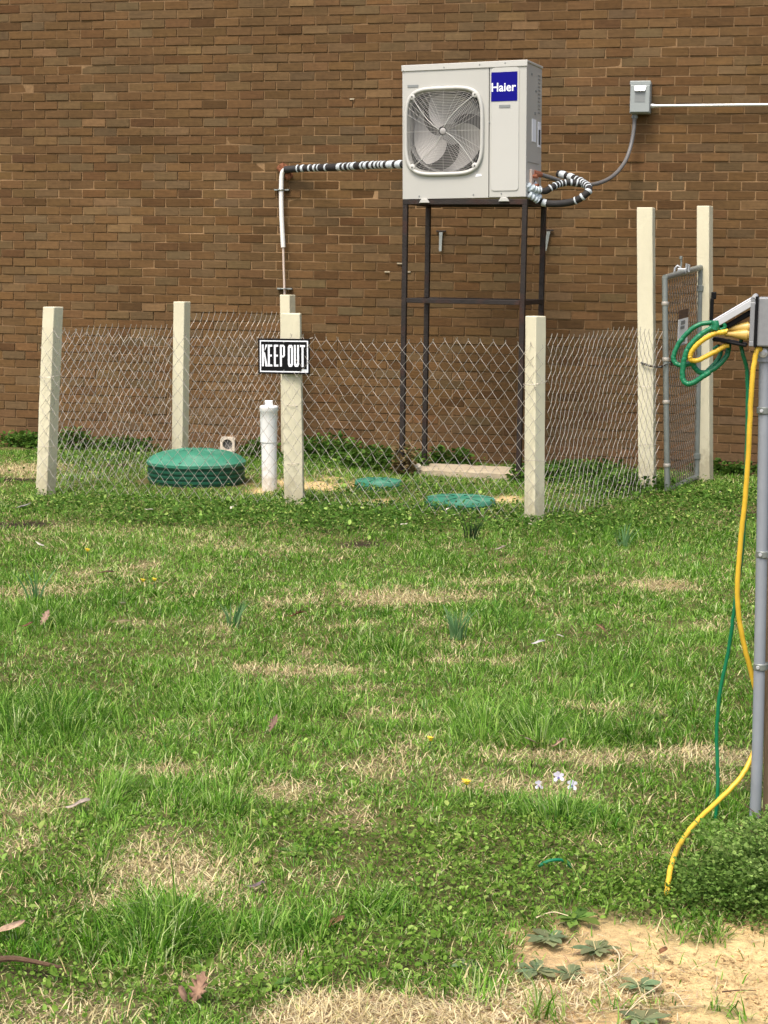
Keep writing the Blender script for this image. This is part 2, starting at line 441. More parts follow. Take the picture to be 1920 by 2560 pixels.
def ground_z(x, y):
    z = (fbm(x, y, .7, 21) - .5) * .035 + (vnoise(x, y, .18, 25) - .5) * .012
    fade = np.clip((y + 1.6) / 1.6, 0, 1)
    return z * (1 - fade * .5) - .05 * fade
def gz(x, y): return float(ground_z(np.array([x]), np.array([y]))[0])
def onG(px, py, dz=0.0):
    p = G(px, py); p.z = gz(p.x, p.y) + dz; return p

# ------------------------------------------------------------------ ground
def make_ground():
    xs = np.concatenate([-np.geomspace(90, 8.2, 14), np.arange(-8, -1.4, .045), np.arange(-1.4, .55, .012), np.arange(.55, 2.01, .045), np.geomspace(2.3, 90, 14)])
    ys = np.concatenate([-np.geomspace(120, 11.6, 14), np.arange(-11.4, -10.2, .045), np.arange(-10.2, -9.0, .012), np.arange(-9.0, .3, .045), np.geomspace(.5, 90, 12)])
    X, Y = np.meshgrid(xs, ys)
    x, y = X.ravel(), Y.ravel()
    z = ground_z(x, y)
    far = (x < -8.05) | (x > 2.05) | (y < -11.45)
    z = np.where(far, 0, z)
    d, dry, mud = field(x, y, DIRT, 1.5, .6), dryf(x, y), field(x, y, MUD, 2, .3)
    crust = np.abs(fbm(x * .7 + .3 * y, y * 1.5, .055, 300) - .5) * 2
    z = z - .012 * d + d * (np.clip(crust * 3, 0, 1) - 1) * .005 + d * (fbm(x, y, .035, 310) - .5) * .006
    n = fbm(x, y, .35, 60)[:, None]
    col = np.array([.090, .095, .028]) * (1 - n) + np.array([.15, .125, .05]) * n
    col = col * (1 - dry[:, None] * .7) + np.array([.33, .26, .14]) * dry[:, None] * .7
    sand = np.array([.76, .545, .26]) * (.85 + .3 * fbm(x, y, .12, 70)[:, None])
    red = np.array([.33, .20, .115])
    rm = np.clip((.40 - (x * LAT[0] + y * LAT[1] - (G(1500, 2500).x * LAT[0] + G(1500, 2500).y * LAT[1])) * 2.2), 0, 1)[:, None] * (y < -7)[:, None]
    sand = sand * (1 - rm * .75) + red * rm * .75
    d = np.clip(d * 1.5, 0, 1)[:, None]
    col = col * (1 - d) + sand * d
    mud = mud[:, None]
    col = col * (1 - mud) + np.array([.035, .022, .015]) * mud
    ny, nx = X.shape
    i = np.arange((ny - 1) * (nx - 1)); r, c = i // (nx - 1), i % (nx - 1)
    a = r * nx + c
    f = np.stack([a, a + 1, a + nx + 1, a + nx], 1)
    o = np_mesh('ground', np.stack([x, y, z], 1), f.ravel(), np.full(len(f), 4), col, M['soil'], smooth=True)
    tag(o, 'lawn soil with patches of bare sandy dirt in front of the brick wall', kind='structure')
make_ground()

# ------------------------------------------------------------------ brick wall
COURSE, BRK, Z0 = .06817, .2012, .310
def make_wall():
    w = thing('brick_wall', (-3.3, 0, 0), 'tall brown brick wall of the building behind the fence', 'wall')
    # mortar backing: a slab with an uneven face between the bricks
    xs = np.arange(-9.2, 2.9, .05); zs = np.arange(-.3, 4.5, .0341)
    X, Z = np.meshgrid(xs, zs); x, z = X.ravel(), Z.ravel()
    dep = .0042 + .0045 * np.clip((fbm(x, z, .55, 80) - .52) * 6, 0, 1) * fbm(x * .4, z, .09, 83) + .0016 * vnoise(x, z, .08, 85)
    n = fbm(x, z, .6, 90)[:, None]; n2 = vnoise(x, z, .15, 95)[:, None]
    low = np.clip(1 - np.abs(z[:, None] - 2.0) / 1.3, 0, 1)
    col = np.array([.150, .090, .042]) * (1 - n * .6) + np.array([.31, .20, .105]) * n * (.6 + .6 * low)
    col = col * (.85 + .3 * n2)
    ny, nx = X.shape
    i = np.arange((ny - 1) * (nx - 1)); r, c = i // (nx - 1), i % (nx - 1); a = r * nx + c
    f = np.stack([a, a + 1, a + nx + 1, a + nx], 1)
    np_mesh('mortar', np.stack([x, dep, z], 1), f.ravel(), np.full(len(f), 4), col, M['mortar'], w, smooth=True)
    mb = MB(); mb.box((-3.15, .20, 2.1), (12.1, .3, 4.8)); mb.build('backing', M['concrete'], w)
    mb = MB(); mb.box((-3.15, .17, 4.56), (12.2, .42, .1)); mb.build('coping', M['concrete'], w, bevel=.01)
    bricks = []
    for rn in range(-8, 61):
        zc = Z0 + (rn + .5) * COURSE
        if zc < -.2 or zc > 4.48: continue
        ph = -.499 if rn % 2 else -.396
        jit = random.gauss(0, .004)
        for k in range(-42, 16):
            x0 = ph + k * BRK + jit
            if x0 < -9.1 or x0 > 2.6: continue
            bricks.append((x0, x0 + BRK, zc))
    info = []
    for (x0, x1, zc) in bricks:
        px, py = proj((x0 + .1, 0, zc))
        vis = 0 < px < 1935 and 0 < py < 1120
        # in the clear: not behind the fence, the unit or the posts
        clear = vis and not (960 < px < 1400 and 150 < py < 1200) and not (py > 790 and px < 1640) and not (px > 1700 and py > 720)
        a2 = proj((x0, 0, zc)); b2 = proj((x1, 0, zc)); size = (b2[0] - a2[0]) if clear else 0
        info.append(size)
    order = sorted(range(len(bricks)), key=lambda i: -info[i])
    single = set(order[:300])
    V, FF, CC, LT = [], [], [], []
    base = 0
    def brick_shape(x0, x1, zc):
        j = lambda s: random.gauss(0, s)
        g = .0048
        xa, xb = x0 + g + j(.0008), x1 - g + j(.0008)
        za, zb = zc - COURSE / 2 + g + j(.0012), zc + COURSE / 2 - g + j(.0012)
        y = -.0015 + j(.0018); t1, t2 = j(.0013), j(.0010)
        ch = .0012
        vs = []
        for (xx, zz, sx, sz) in ((xa, za, -1, -1), (xb, za, 1, -1), (xb, zb, 1, 1), (xa, zb, -1, 1)):
            vs.append((xx - sx * ch + j(.0006), y + t1 * sx + t2 * sz, zz - sz * ch + j(.0007)))
        for (xx, zz, sx, sz) in ((xa, za, -1, -1), (xb, za, 1, -1), (xb, zb, 1, 1), (xa, zb, -1, 1)):
            vs.append((xx, y + ch + .0005 + t1 * sx, zz))
        for (xx, zz) in ((xa, za), (xb, za), (xb, zb), (xa, zb)):
            vs.append((xx, .02, zz))
        fs = [(0, 1, 2, 3)]
        for o in (0, 4):
            for k in range(4):
                fs.append((o + k, o + 4 + k, o + 4 + (k + 1) % 4, o + (k + 1) % 4))
        return vs, fs
    def brick_col(x0, zc):
        xx, zz = np.array([x0]), np.array([zc])
        n = float(fbm(xx, zz * 1.6, .8, 100)[0])
        band = max(0, 1 - abs(zc - 2.35) / .5) * max(0, 1 - abs(x0 + 5.2) / 1.6)
        t = random.random()
        mid = np.array([.122, .068, .027])
        dark = np.array([.084, .044, .017]); lite = np.array([.152, .092, .040]); grey = np.array([.110, .070, .032])
        c = mid * random.uniform(.9, 1.12)
        pd = .07 + .22 * band + .12 * (n > .56)
        if t < pd: c = dark * random.uniform(.95, 1.4)
        elif t < pd + .07 + .14 * (n < .43): c = lite * random.uniform(.75, 1.05)
        elif t < pd + .27: c = grey * random.uniform(.9, 1.2)
        c = c * (.9 + .22 * n)
        sp = min(1, max(0, (.50 - zc) / .5 + (float(fbm(xx, zz, .35, 130)[0]) - .5) * 1.4)) * .55
        c = c * (1 - sp) + np.array([.150, .084, .042]) * sp
        c = c * np.array([1 + random.gauss(0, .025), 1, 1 + random.gauss(0, .035)])
        return c
    for i, (x0, x1, zc) in enumerate(bricks):
        vs, fs = brick_shape(x0, x1, zc)
        c = brick_col(x0, zc)
        if i in single:
            cx, cz = (x0 + x1) / 2, zc
            me = bpy.data.meshes.new('brick')
            me.from_pydata([(p[0] - cx, p[1], p[2] - cz) for p in vs], [], fs)
            set_cols(me, np.tile(c, (len(vs), 1))); me.materials.append(M['brick'])
            o = bpy.data.objects.new('brick', me); C.objects.link(o); o.parent = w
            o.location = (cx - w.location.x, 0, cz)
        else:
            V += vs; CC += [c] * len(vs)
            for fc in fs: FF += [q + base for q in fc]; LT.append(len(fc))
            base += len(vs)
    o = np_mesh('brickwork', np.array(V), np.array(FF), np.array(LT), np.array(CC), M['brick'], w, smooth=False)
    o['kind'] = 'stuff'
    # small mortar smears on the brick face
    mb = MB()
    for px, py, s in ((1000, 659, 16), (968, 680, 14), (1021, 680, 12), (880, 248, 12)):
        p = P(px, py, -.008); mb.box(p, (s / 330, .008, .012))
    mb.build('mortar_smear', M['concrete'], w, bevel=.003)
    return w
make_wall()

# ------------------------------------------------------------------ fence: six posts, five runs of chain link
fence = thing('fence', (-2.9, -2.2, 0), 'low chain-link enclosure with cream square posts against the brick wall', 'fence')
def post(bx, by, top, s, ang, base_z=-.05):
    b = Vector((bx, by, base_z)); t = Vector(top)
    Mr = Matrix.Rotation(math.radians(ang), 3, 'Z')
    vs = []
    N = 10
    for i in range(N + 1):
        k = i / N
        c = b.lerp(t, k) + Vector((random.gauss(0, .0006), random.gauss(0, .0006), 0))
        if i == N: c.z = t.z
        for a, d in ((-1, -1), (1, -1), (1, 1), (-1, 1)):
            vs.append(c + Mr @ Vector((a * s / 2, d * s / 2, 0)))
    fs = [(3, 2, 1, 0), tuple(range(4 * N, 4 * N + 4))]
    for i in range(N):
        for k in range(4):
            fs.append((i * 4 + k, i * 4 + (k + 1) % 4, i * 4 + 4 + (k + 1) % 4, i * 4 + 4 + k))
    mb = MB(); mb.add(vs, fs)
    return mb.build('post', M['post'], fence, bevel=.005)
def post_px(bpx, bpy, tpx, tpy, s, ang, Y=None):
    if Y is None:
        g = G(bpx, bpy); 
    else:
        g = P(bpx, bpy, Y)
    t = P(tpx, tpy, g.y)
    return post(g.x, g.y, t, s, ang), g, t
_, LF, LFt = post_px(113, 1238, 133, 767, .0895, -16)
_, MF, MFt = post_px(737, 1263, 728, 783, .114, 12)
_, RF, RFt = post_px(1336, 1305, 1339, 790, .084, -35)
_, RT, RTt = post_px(1619, 1227, 1615, 519, .102, -5)
_, RR, RRt = post_px(1764, 1192, 1762, 515, .089, -15)
_, LR, LRt = post_px(449, 1150, 455, 754, .088, -11, Y=-1.5)
_, MR, MRt = post_px(722, 1140, 719, 737, .088, -15, Y=-.22)

def chain_run(p0, p1, z0, z1, col=.0365, dia=.094, sag=.015, seed=1, lean0=0, lean1=0):
    """woven diamond wire between two points (lean: sideways shift of the top at either end)"""
    rr = random.Random(seed)
    p0, p1 = Vector((p0[0], p0[1], 0)), Vector((p1[0], p1[1], 0))
    L = (p1 - p0).length; u = (p1 - p0) / L; nrm = Vector((u.y, -u.x, 0))
    nw = int(L / col); mb = MB(); nk = int((z1 - z0) / (dia / 2))
    for i in range(nw):
        pts = []
        ph = rr.random() * 6
        zj = rr.gauss(0, .004)
        for k in range(nk + 1):
            s = (i + ((k + i) % 2)) * col + rr.gauss(0, .0015)
            t = min(max(s / L, 0), 1)
            z = z0 + k * dia / 2 + zj + .012 * math.sin(s * 5 + seed) * (k / nk)
            bow = sag * math.sin(math.pi * t) * math.sin(3 * z + seed) + .006 * math.sin(s * 9 + z * 7 + seed)
            lean = Vector(((lean0 * (1 - t) + lean1 * t) * (z / 1.1), 0, 0))
            dep = .0028 * (1 if k % 2 else -1)
            gzv = 0
            pts.append(p0 + u * s + lean + nrm * (bow + dep) + Vector((0, 0, z)))
        # knuckle at the top
        tip = pts[-1]
        pts.append(tip + u * rr.uniform(-.006, .006) + nrm * .004 + Vector((0, 0, .016)))
        mb.tube(pts, .0015, 4, caps=False)
    o = mb.build('chain_link_mesh', M['wire'], fence)
    o['kind'] = 'stuff'
    return o
o1 = .062
chain_run((LF.x - .03, LF.y - o1), (MF.x - .06, MF.y - o1 - .01), -.02, 1.05, seed=1, lean0=.065, lean1=-.02)
chain_run((MF.x - .06, MF.y - o1 - .012), (RF.x + .05, RF.y - .066), -.02, 1.06, seed=2, sag=.02, lean0=-.02)
chain_run((RF.x + .062, RF.y - .04), (RT.x + .062, RT.y - .03), -.02, 1.07, seed=3, sag=.03)
chain_run((LF.x - .058, LF.y - .01), (LR.x - .058, LR.y), -.02, 1.06, seed=4, lean0=.065, lean1=.02)
chain_run((LR.x - .05, LR.y + .06), (MR.x - .075, MR.y + .01), -.05, 1.10, seed=5, sag=.03)
# wire ties around the posts
for pst, ptop, zz in ((LF, LFt, (.3, .75)), (MF, MFt, (.25, .62)), (RF, RFt, (.35, .8)), (RT, RTt, (.3, .7))):
    for z in zz:
        c = pst.lerp(ptop, z / ptop.z)
        mb = MB(); mb.tube([(c.x + .068 * math.cos(a), c.y + .068 * math.sin(a), z + .012 * math.sin(a + z * 9)) for a in np.linspace(0, 2 * math.pi, 17)], .0015, 4)
        mb.build('wire_tie', M['wire'], fence)

# ------------------------------------------------------------------ gate
def make_gate():
    YL, YR = RT.y - .02, RR.y - .03
    TL, TR = P(1662, 694, YL), P(1752, 668, YR)
    BL, BR = P(1668, 1226, YL), P(1742, 1192, YR)
    hl = TL.lerp(TR, .0)
    g = thing('gate', ((BL.x + BR.x) / 2, (BL.y + BR.y) / 2, 0), 'sagging chain-link gate in a grey pipe frame between two tall cream posts', 'gate')
    r = .019
    def bar(nm, a, b): 
        mb = MB(); mb.tube([a, b], r, 12); return mb.build(nm, M['steel_pipe'], g, smooth=True)
    bar('frame_upright', BL, TL); bar('frame_upright', BR, TR)
    bar('frame_rail', TL, TR); bar('frame_rail', BL, BR)
    mb = MB()
    nc, nk = 30, 26
    for i in range(nc - 1):
        pts = []
        for k in range(nk + 1):
            s = (i + ((k + i) % 2) + random.gauss(0, .03)) / (nc - 1); t = k / nk
            a = BL.lerp(BR, min(s, 1)); b = TL.lerp(TR, min(s, 1))
            q = a.lerp(b, t)
            pts.append(q + Vector((.004 * (1 if k % 2 else -1) - .014, -.004, 0)))
        mb.tube(pts, .0023, 4, caps=False)
    o = mb.build('chain_link_mesh', M['gate_wire'], g); o['kind'] = 'stuff'
    for t in (.12, .42, .62, .88):
        q = BL.lerp(TL, t)
        mb = MB(); mb.lathe([(.022, -.012), (.024, -.006), (.024, .006), (.022, .012)], q, 14); mb.build('tie_band', M['wire'], g, smooth=True)
    # hinges on the back post side and latch fork on top
    for t in (.1, .9):
        q = BR.lerp(TR, t); mb = MB(); mb.lathe([(.026, -.02), (.026, .02)], q, 12); mb.box(q + Vector((.03, .02, 0)), (.05, .03, .03)); mb.build('hinge', M['steel_pipe'], g, bevel=.002)
    lt = thing('gate_latch', P(1707, 655, (YL + YR) / 2), 'silver clamp fitting standing on the top rail of the gate', 'latch')
    q = P(1705, 676, (YL + YR) / 2)
    mb = MB()
    mb.tube([q + Vector((-.05, 0, -.02)), q + Vector((-.045, 0, .015)), q + Vector((-.03, 0, .03)), q + Vector((-.012, 0, .02)), q + Vector((-.01, 0, -.01))], .009, 8)
    mb.build('left_fork', M['latch_metal'], lt, smooth=True)
    mb = MB()
    mb.tube([q + Vector((.045, 0, -.01)), q + Vector((.045, 0, .035)), q + Vector((.03, 0, .045)), q + Vector((.028, 0, .0))], .009, 8)
    mb.build('right_fork', M['latch_metal'], lt, smooth=True)
    mb = MB(); mb.box(q + Vector((.0, 0, -.005)), (.06, .035, .04)); mb.build('clamp_body', M['latch_metal'], lt, bevel=.006)
    mb = MB(); mb.tube([q + Vector((-.012, 0, .0)), q + Vector((-.006, 0, .05)), q + Vector((-.010, 0, .075))], [.008, .006, .006], 8)
    mb.lathe([(.004, -.012), (.011, -.008), (.011, .008), (.004, .012)], q + Vector((-.010, 0, .083)), 10)
    mb.build('bolt', M['steel_pipe'], lt, smooth=True)
    # small sign
    s0, s1 = P(1702, 796, (YL + YR) / 2 - .02), P(1727, 862, (YL + YR) / 2 - .02)
    uu = (TR - TL); uu.z *= .6; uu.normalize()
    c = (s0 + s1) / 2
    sg = thing('gate_sign', (c.x, c.y, s1.z), 'small white notice with dark print hung on the gate mesh', 'sign')
    vz = Vector((0, 0, 1)); wv = .25; hv = s0.z - s1.z
    n = Vector((-uu.y, uu.x, 0)).normalized() * -1
    def plate(nm, a, b, cc, d, off, mt):
        mb = MB(); oo = c + n * -off
        oo = c + Vector((-.02, -.012, 0)) + uu.cross(vz).normalized() * off
        mb.prism([(a, cc), (b, cc), (b, d), (a, d)], oo, uu, vz, .003); return mb.build(nm, mt, sg)
    plate('sheet', -wv / 2, wv / 2, -hv / 2, hv / 2, 0, M['white_paint'])
    plate('header', -wv / 2, wv / 2, hv / 2 + .002, hv / 2 + .06, .0, M['bark'])
    for (a, b, e, d) in ((-.07, .03, .05, .075), (-.08, .02, .02, .04), (-.05, .05, -.07, -.03), (-.07, .04, -.09, -.08)):
        plate('print', a, b, e, d, .004, M['box_dark'])
    # chain and padlock around the post
    z = P(1600, 910, RT.y).z
    ch = thing('lock_chain', (RT.x, RT.y, z), 'thin steel chain looped round the tall post and the gate frame', 'chain')
    ring = [Vector((RT.x + a, RT.y + b, z + dz)) for a, b, dz in ((-.068, -.04, .012), (-.05, -.066, .006), (0, -.072, -.008), (.05, -.07, -.012), (.09, -.05, .002), (.12, .02, .02), (.135, .055, .03))]
    pts = spline(ring, 4)
    for i in range(len(pts) - 1):
        a, b = pts[i], pts[i + 1]; d = (b - a).normalized(); up = Vector((0, 0, 1)) if i % 2 else d.cross(Vector((0, 0, 1))).normalized()
        ctr = (a + b) / 2; hl_, wl = .012, .006
        mb = MB(); mb.tube([ctr + d * hl_ * math.cos(t) + up * wl * math.sin(t) for t in np.linspace(0, 2 * math.pi, 9)], .0026, 5, caps=False)
        mb.build('link', M['rust'] if i % 3 else M['steel_pipe'], ch)
    pl = thing('padlock', ring[-1], 'small padlock hanging from the chain at the gate frame', 'padlock')
    mb = MB(); mb.box(ring[-1] + Vector((0, -.02, -.02)), (.035, .02, .035)); mb.build('body', M['rust'], pl, bevel=.004)
    mb = MB(); mb.tube([ring[-1] + Vector((.011 * math.cos(t), -.02, .0 + .018 * math.sin(t))) for t in np.linspace(0, math.pi, 9)], .003, 6); mb.build('shackle', M['emt'], pl, smooth=True)
    # black latch bar on the far post
    q = P(1772, 775, RR.y - .06)
    lb = thing('latch_bar', (q.x, q.y, q.z - .14), 'black bar fixed upright to the tall post beside the wall', 'latch')
    mb = MB(); mb.box(q + Vector((.02, 0, -.03)), (.025, .02, .22)); mb.build('bar', M['black'], lb, bevel=.004)
    mb = MB(); mb.box(q + Vector((.03, 0, .10)), (.035, .02, .05)); mb.build('hook', M['black'], lb, bevel=.006)
make_gate()

# ------------------------------------------------------------------ KEEP OUT sign
def text_mesh(s, name, mat, parent, loc_center, width, height, ux, uz, nrm, depth=.0012, bold=.0):
    cu = bpy.data.curves.new(name, 'FONT'); cu.body = s; cu.size = 1; cu.offset = bold; cu.resolution_u = 3
    to = bpy.data.objects.new(name + '_tmp', cu); C.objects.link(to)
    dg = bpy.context.evaluated_depsgraph_get(); dg.update()
    me = bpy.data.meshes.new_from_object(to.evaluated_get(dg))
    bpy.data.objects.remove(to)
    co = np.array([v.co[:] for v in me.vertices]); lo, hi = co.min(0), co.max(0)
    off = origin_of(parent)
    for v in me.vertices:
        a = ((v.co.x - lo[0]) / (hi[0] - lo[0]) - .5) * width; b = ((v.co.y - lo[1]) / (hi[1] - lo[1]) - .5) * height
        v.co = Vector(loc_center) + Vector(ux) * a + Vector(uz) * b + Vector(nrm) * depth - off
    me.materials.clear(); me.materials.append(mat)
    o = bpy.data.objects.new(name, me); C.objects.link(o); o.parent = parent
    return o
def make_keep_out():
    Y = MF.y - .083
    a, b = P(646, 845, Y), P(775, 937, Y)
    c = (a + b) / 2; w, h = b.x - a.x, a.z - b.z
    s = thing('warning_sign', (c.x, c.y, c.z - h / 2), 'black and white KEEP OUT sign nailed to the front middle post', 'sign')
    rot = math.radians(-.6)
    ux = Vector((math.cos(rot), 0, -math.sin(rot))); uz = Vector((math.sin(rot), 0, math.cos(rot))); n = Vector((0, -1, 0))
    mb = MB(); mb.prism([(-w / 2, -h / 2), (w / 2, -h / 2), (w / 2, h / 2), (-w / 2, h / 2)], c, ux, uz, .004); mb.build('plate', M['black'], s, bevel=.001)
    e, t = .011, .007
    mb = MB()
    for (x0, x1, z0, z1) in ((-w / 2 + e, w / 2 - e, h / 2 - e - t, h / 2 - e), (-w / 2 + e, w / 2 - e, -h / 2 + e, -h / 2 + e + t), (-w / 2 + e, -w / 2 + e + t, -h / 2 + e + t, h / 2 - e - t), (w / 2 - e - t, w / 2 - e, -h / 2 + e + t, h / 2 - e - t)):
        mb.prism([(x0, z0), (x1, z0), (x1, z1), (x0, z1)], c + n * .0045, ux, uz, .0008)
    mb.build('border', M['white_print'], s)
    # condensed bold capitals
    W_, H_ = .0335, h * .615
    T = .0118
    def L(ch, x):
        z0 = -H_ / 2; R_ = []
        if ch == 'E': R_ = [[(0, 0), (T, 0), (T, H_), (0, H_)], [(T, 0), (W_ * .86, 0), (W_ * .86, T), (T, T)], [(T, H_ - T), (W_ * .86, H_ - T), (W_ * .86, H_), (T, H_)], [(T, H_ / 2 - T / 2), (W_ * .8, H_ / 2 - T / 2), (W_ * .8, H_ / 2 + T / 2), (T, H_ / 2 + T / 2)]]
        if ch == 'K': R_ = [[(0, 0), (T, 0), (T, H_), (0, H_)], [(T, H_ * .42), (W_ - T * .7, H_), (W_ + T * .3, H_), (T, H_ * .60)], [(T * 1.1, H_ * .56), (W_ - T * .8, 0), (W_ + T * .4, 0), (T * 1.6, H_ * .66)]]
        if ch == 'P': R_ = [[(0, 0), (T, 0), (T, H_), (0, H_)], [(T, H_ - T), (W_ * .75, H_ - T), (W_ * .75, H_), (T, H_)], [(T, H_ * .42), (W_ * .75, H_ * .42), (W_ * .75, H_ * .42 + T), (T, H_ * .42 + T)], [(W_ * .75, H_ * .42), (W_, H_ * .5), (W_, H_ * .93), (W_ * .75, H_), (W_ * .66, H_ - T), (W_ * .66, H_ * .42 + T)]]
        if ch in 'OU':
            R_ = [[(0, H_ * .1), (T, H_ * .1), (T, H_ * .9), (0, H_ * .9)], [(W_ - T, H_ * .1), (W_, H_ * .1), (W_, H_ * .9), (W_ - T, H_ * .9)], [(0, H_ * .1), (W_ * .2, 0), (W_ * .8, 0), (W_, H_ * .1), (W_ - T, H_ * .1 + .004), (T, H_ * .1 + .004)]]
            if ch == 'O': R_.append([(0, H_ * .9), (T, H_ * .9 - .004), (W_ - T, H_ * .9 - .004), (W_, H_ * .9), (W_ * .8, H_), (W_ * .2, H_)])
            else: R_ += [[(0, H_ * .9), (T, H_ * .9), (T, H_), (0, H_)], [(W_ - T, H_ * .9), (W_, H_ * .9), (W_, H_), (W_ - T, H_)]]
        if ch == 'T': R_ = [[(W_ / 2 - T / 2, 0), (W_ / 2 + T / 2, 0), (W_ / 2 + T / 2, H_ - T), (W_ / 2 - T / 2, H_ - T)], [(0, H_ - T), (W_, H_ - T), (W_, H_), (0, H_)]]
        mb = MB()
        for i, p in enumerate(R_): mb.prism([(x + q[0], z0 + q[1]) for q in p], c + n * (.0046 + .0003 * i) + uz * .004, ux, uz, .0008)
        mb.build('letter', M['white_print'], s)
    x = -w / 2 + .0235
    pitch = (w - .047 - .012) / 7
    W_ = pitch * .84
    for i, ch in enumerate('KEEP'): L(ch, x + i * pitch)
    x += 4 * pitch + .012
    for i, ch in enumerate('OUT'): L(ch, x + i * pitch)
    mb = MB(); mb.prism([(w / 2 - .050, -h / 2 + .018), (w / 2 - .018, -h / 2 + .018), (w / 2 - .018, -h / 2 + .030), (w / 2 - .050, -h / 2 + .030)], c + n * .0047, ux, uz, .0008); mb.build('corner_label', M['tape'], s)
    for dx, dz in ((0, h / 2 - .022), (.0, -h / 2 + .022)):
        mb = MB(); mb.lathe([(.0045, 0), (.003, .003)], c + ux * dx + uz * dz + n * .005, 8, M=Matrix.Rotation(math.pi / 2, 3, 'X')); mb.build('nail', M['steel_pipe'], s)
    for sx in (-1, 1):
        for sz in (-1, 1):
            q = c + ux * (sx * (w / 2 - .004)) + uz * (sz * (h / 2 + .002)) + n * -.004
            mb = MB(); mb.tube([q, q + Vector((sx * .018, .01, .004))], .0018, 4); mb.build('wire_tie', M['wire'], s)
make_keep_out()

# ------------------------------------------------------------------ heat pump and its stand
SR = math.radians(-6)
AL, AR = P(1007, 498, -1.26), P(1315, 494, -1.35)
ACW = (AR - AL).length
ACH = (P(1005, 169, -1.26) - AL).length
ACD = .40
SLABZ = .025
def make_stand():
    st = thing('unit_stand', (AL.x, AL.y, SLABZ), 'tall rusty steel stand of square tubes under the outdoor unit', 'stand', rot=(0, 0, SR))
    zt = AL.z - SLABZ - .035
    W_, D_, t = ACW + .07, .52, .034
    def bx(nm, c, s): 
        mb = MB(); mb.box(c, s); return mb.build(nm, M['rust'], st, local=True, bevel=.003)
    x0, x1, y0, y1 = .015, ACW - .01, .02, D_
    for x in (x0, x1):
        for y in (y0, y1): bx('leg', (x, y, zt / 2), (t, t, zt))
    z = zt - .0
    bx('top_rail', ((x0 + x1) / 2, y0, z + t * .55), (x1 - x0 + t, t * 1.1, t * 1.1)); bx('top_rail', ((x0 + x1) / 2, y1, z + t * .55), (x1 - x0 + t, t * 1.1, t * 1.1))
    for x in (x0, x1): bx('top_rail', (x, (y0 + y1) / 2, z + t * .55 - .001), (t, y1 - y0 - t * 1.1, t))
    zm = zt * .655 - .02
    bx('brace', ((x0 + x1) / 2, y0, zm), (x1 - x0 - t, t * .8, t * .95)); bx('brace', ((x0 + x1) / 2, y1, zm), (x1 - x0 - t, t * .8, t * .95))
    for x in (x0, x1): bx('brace', (x, (y0 + y1) / 2, zm), (t * .8, y1 - y0 - t, t * .95))
    for x in (x0, x1):
        for y in (y0, y1): bx('foot_plate', (x, y, .005), (.09, .09, .008))
make_stand()

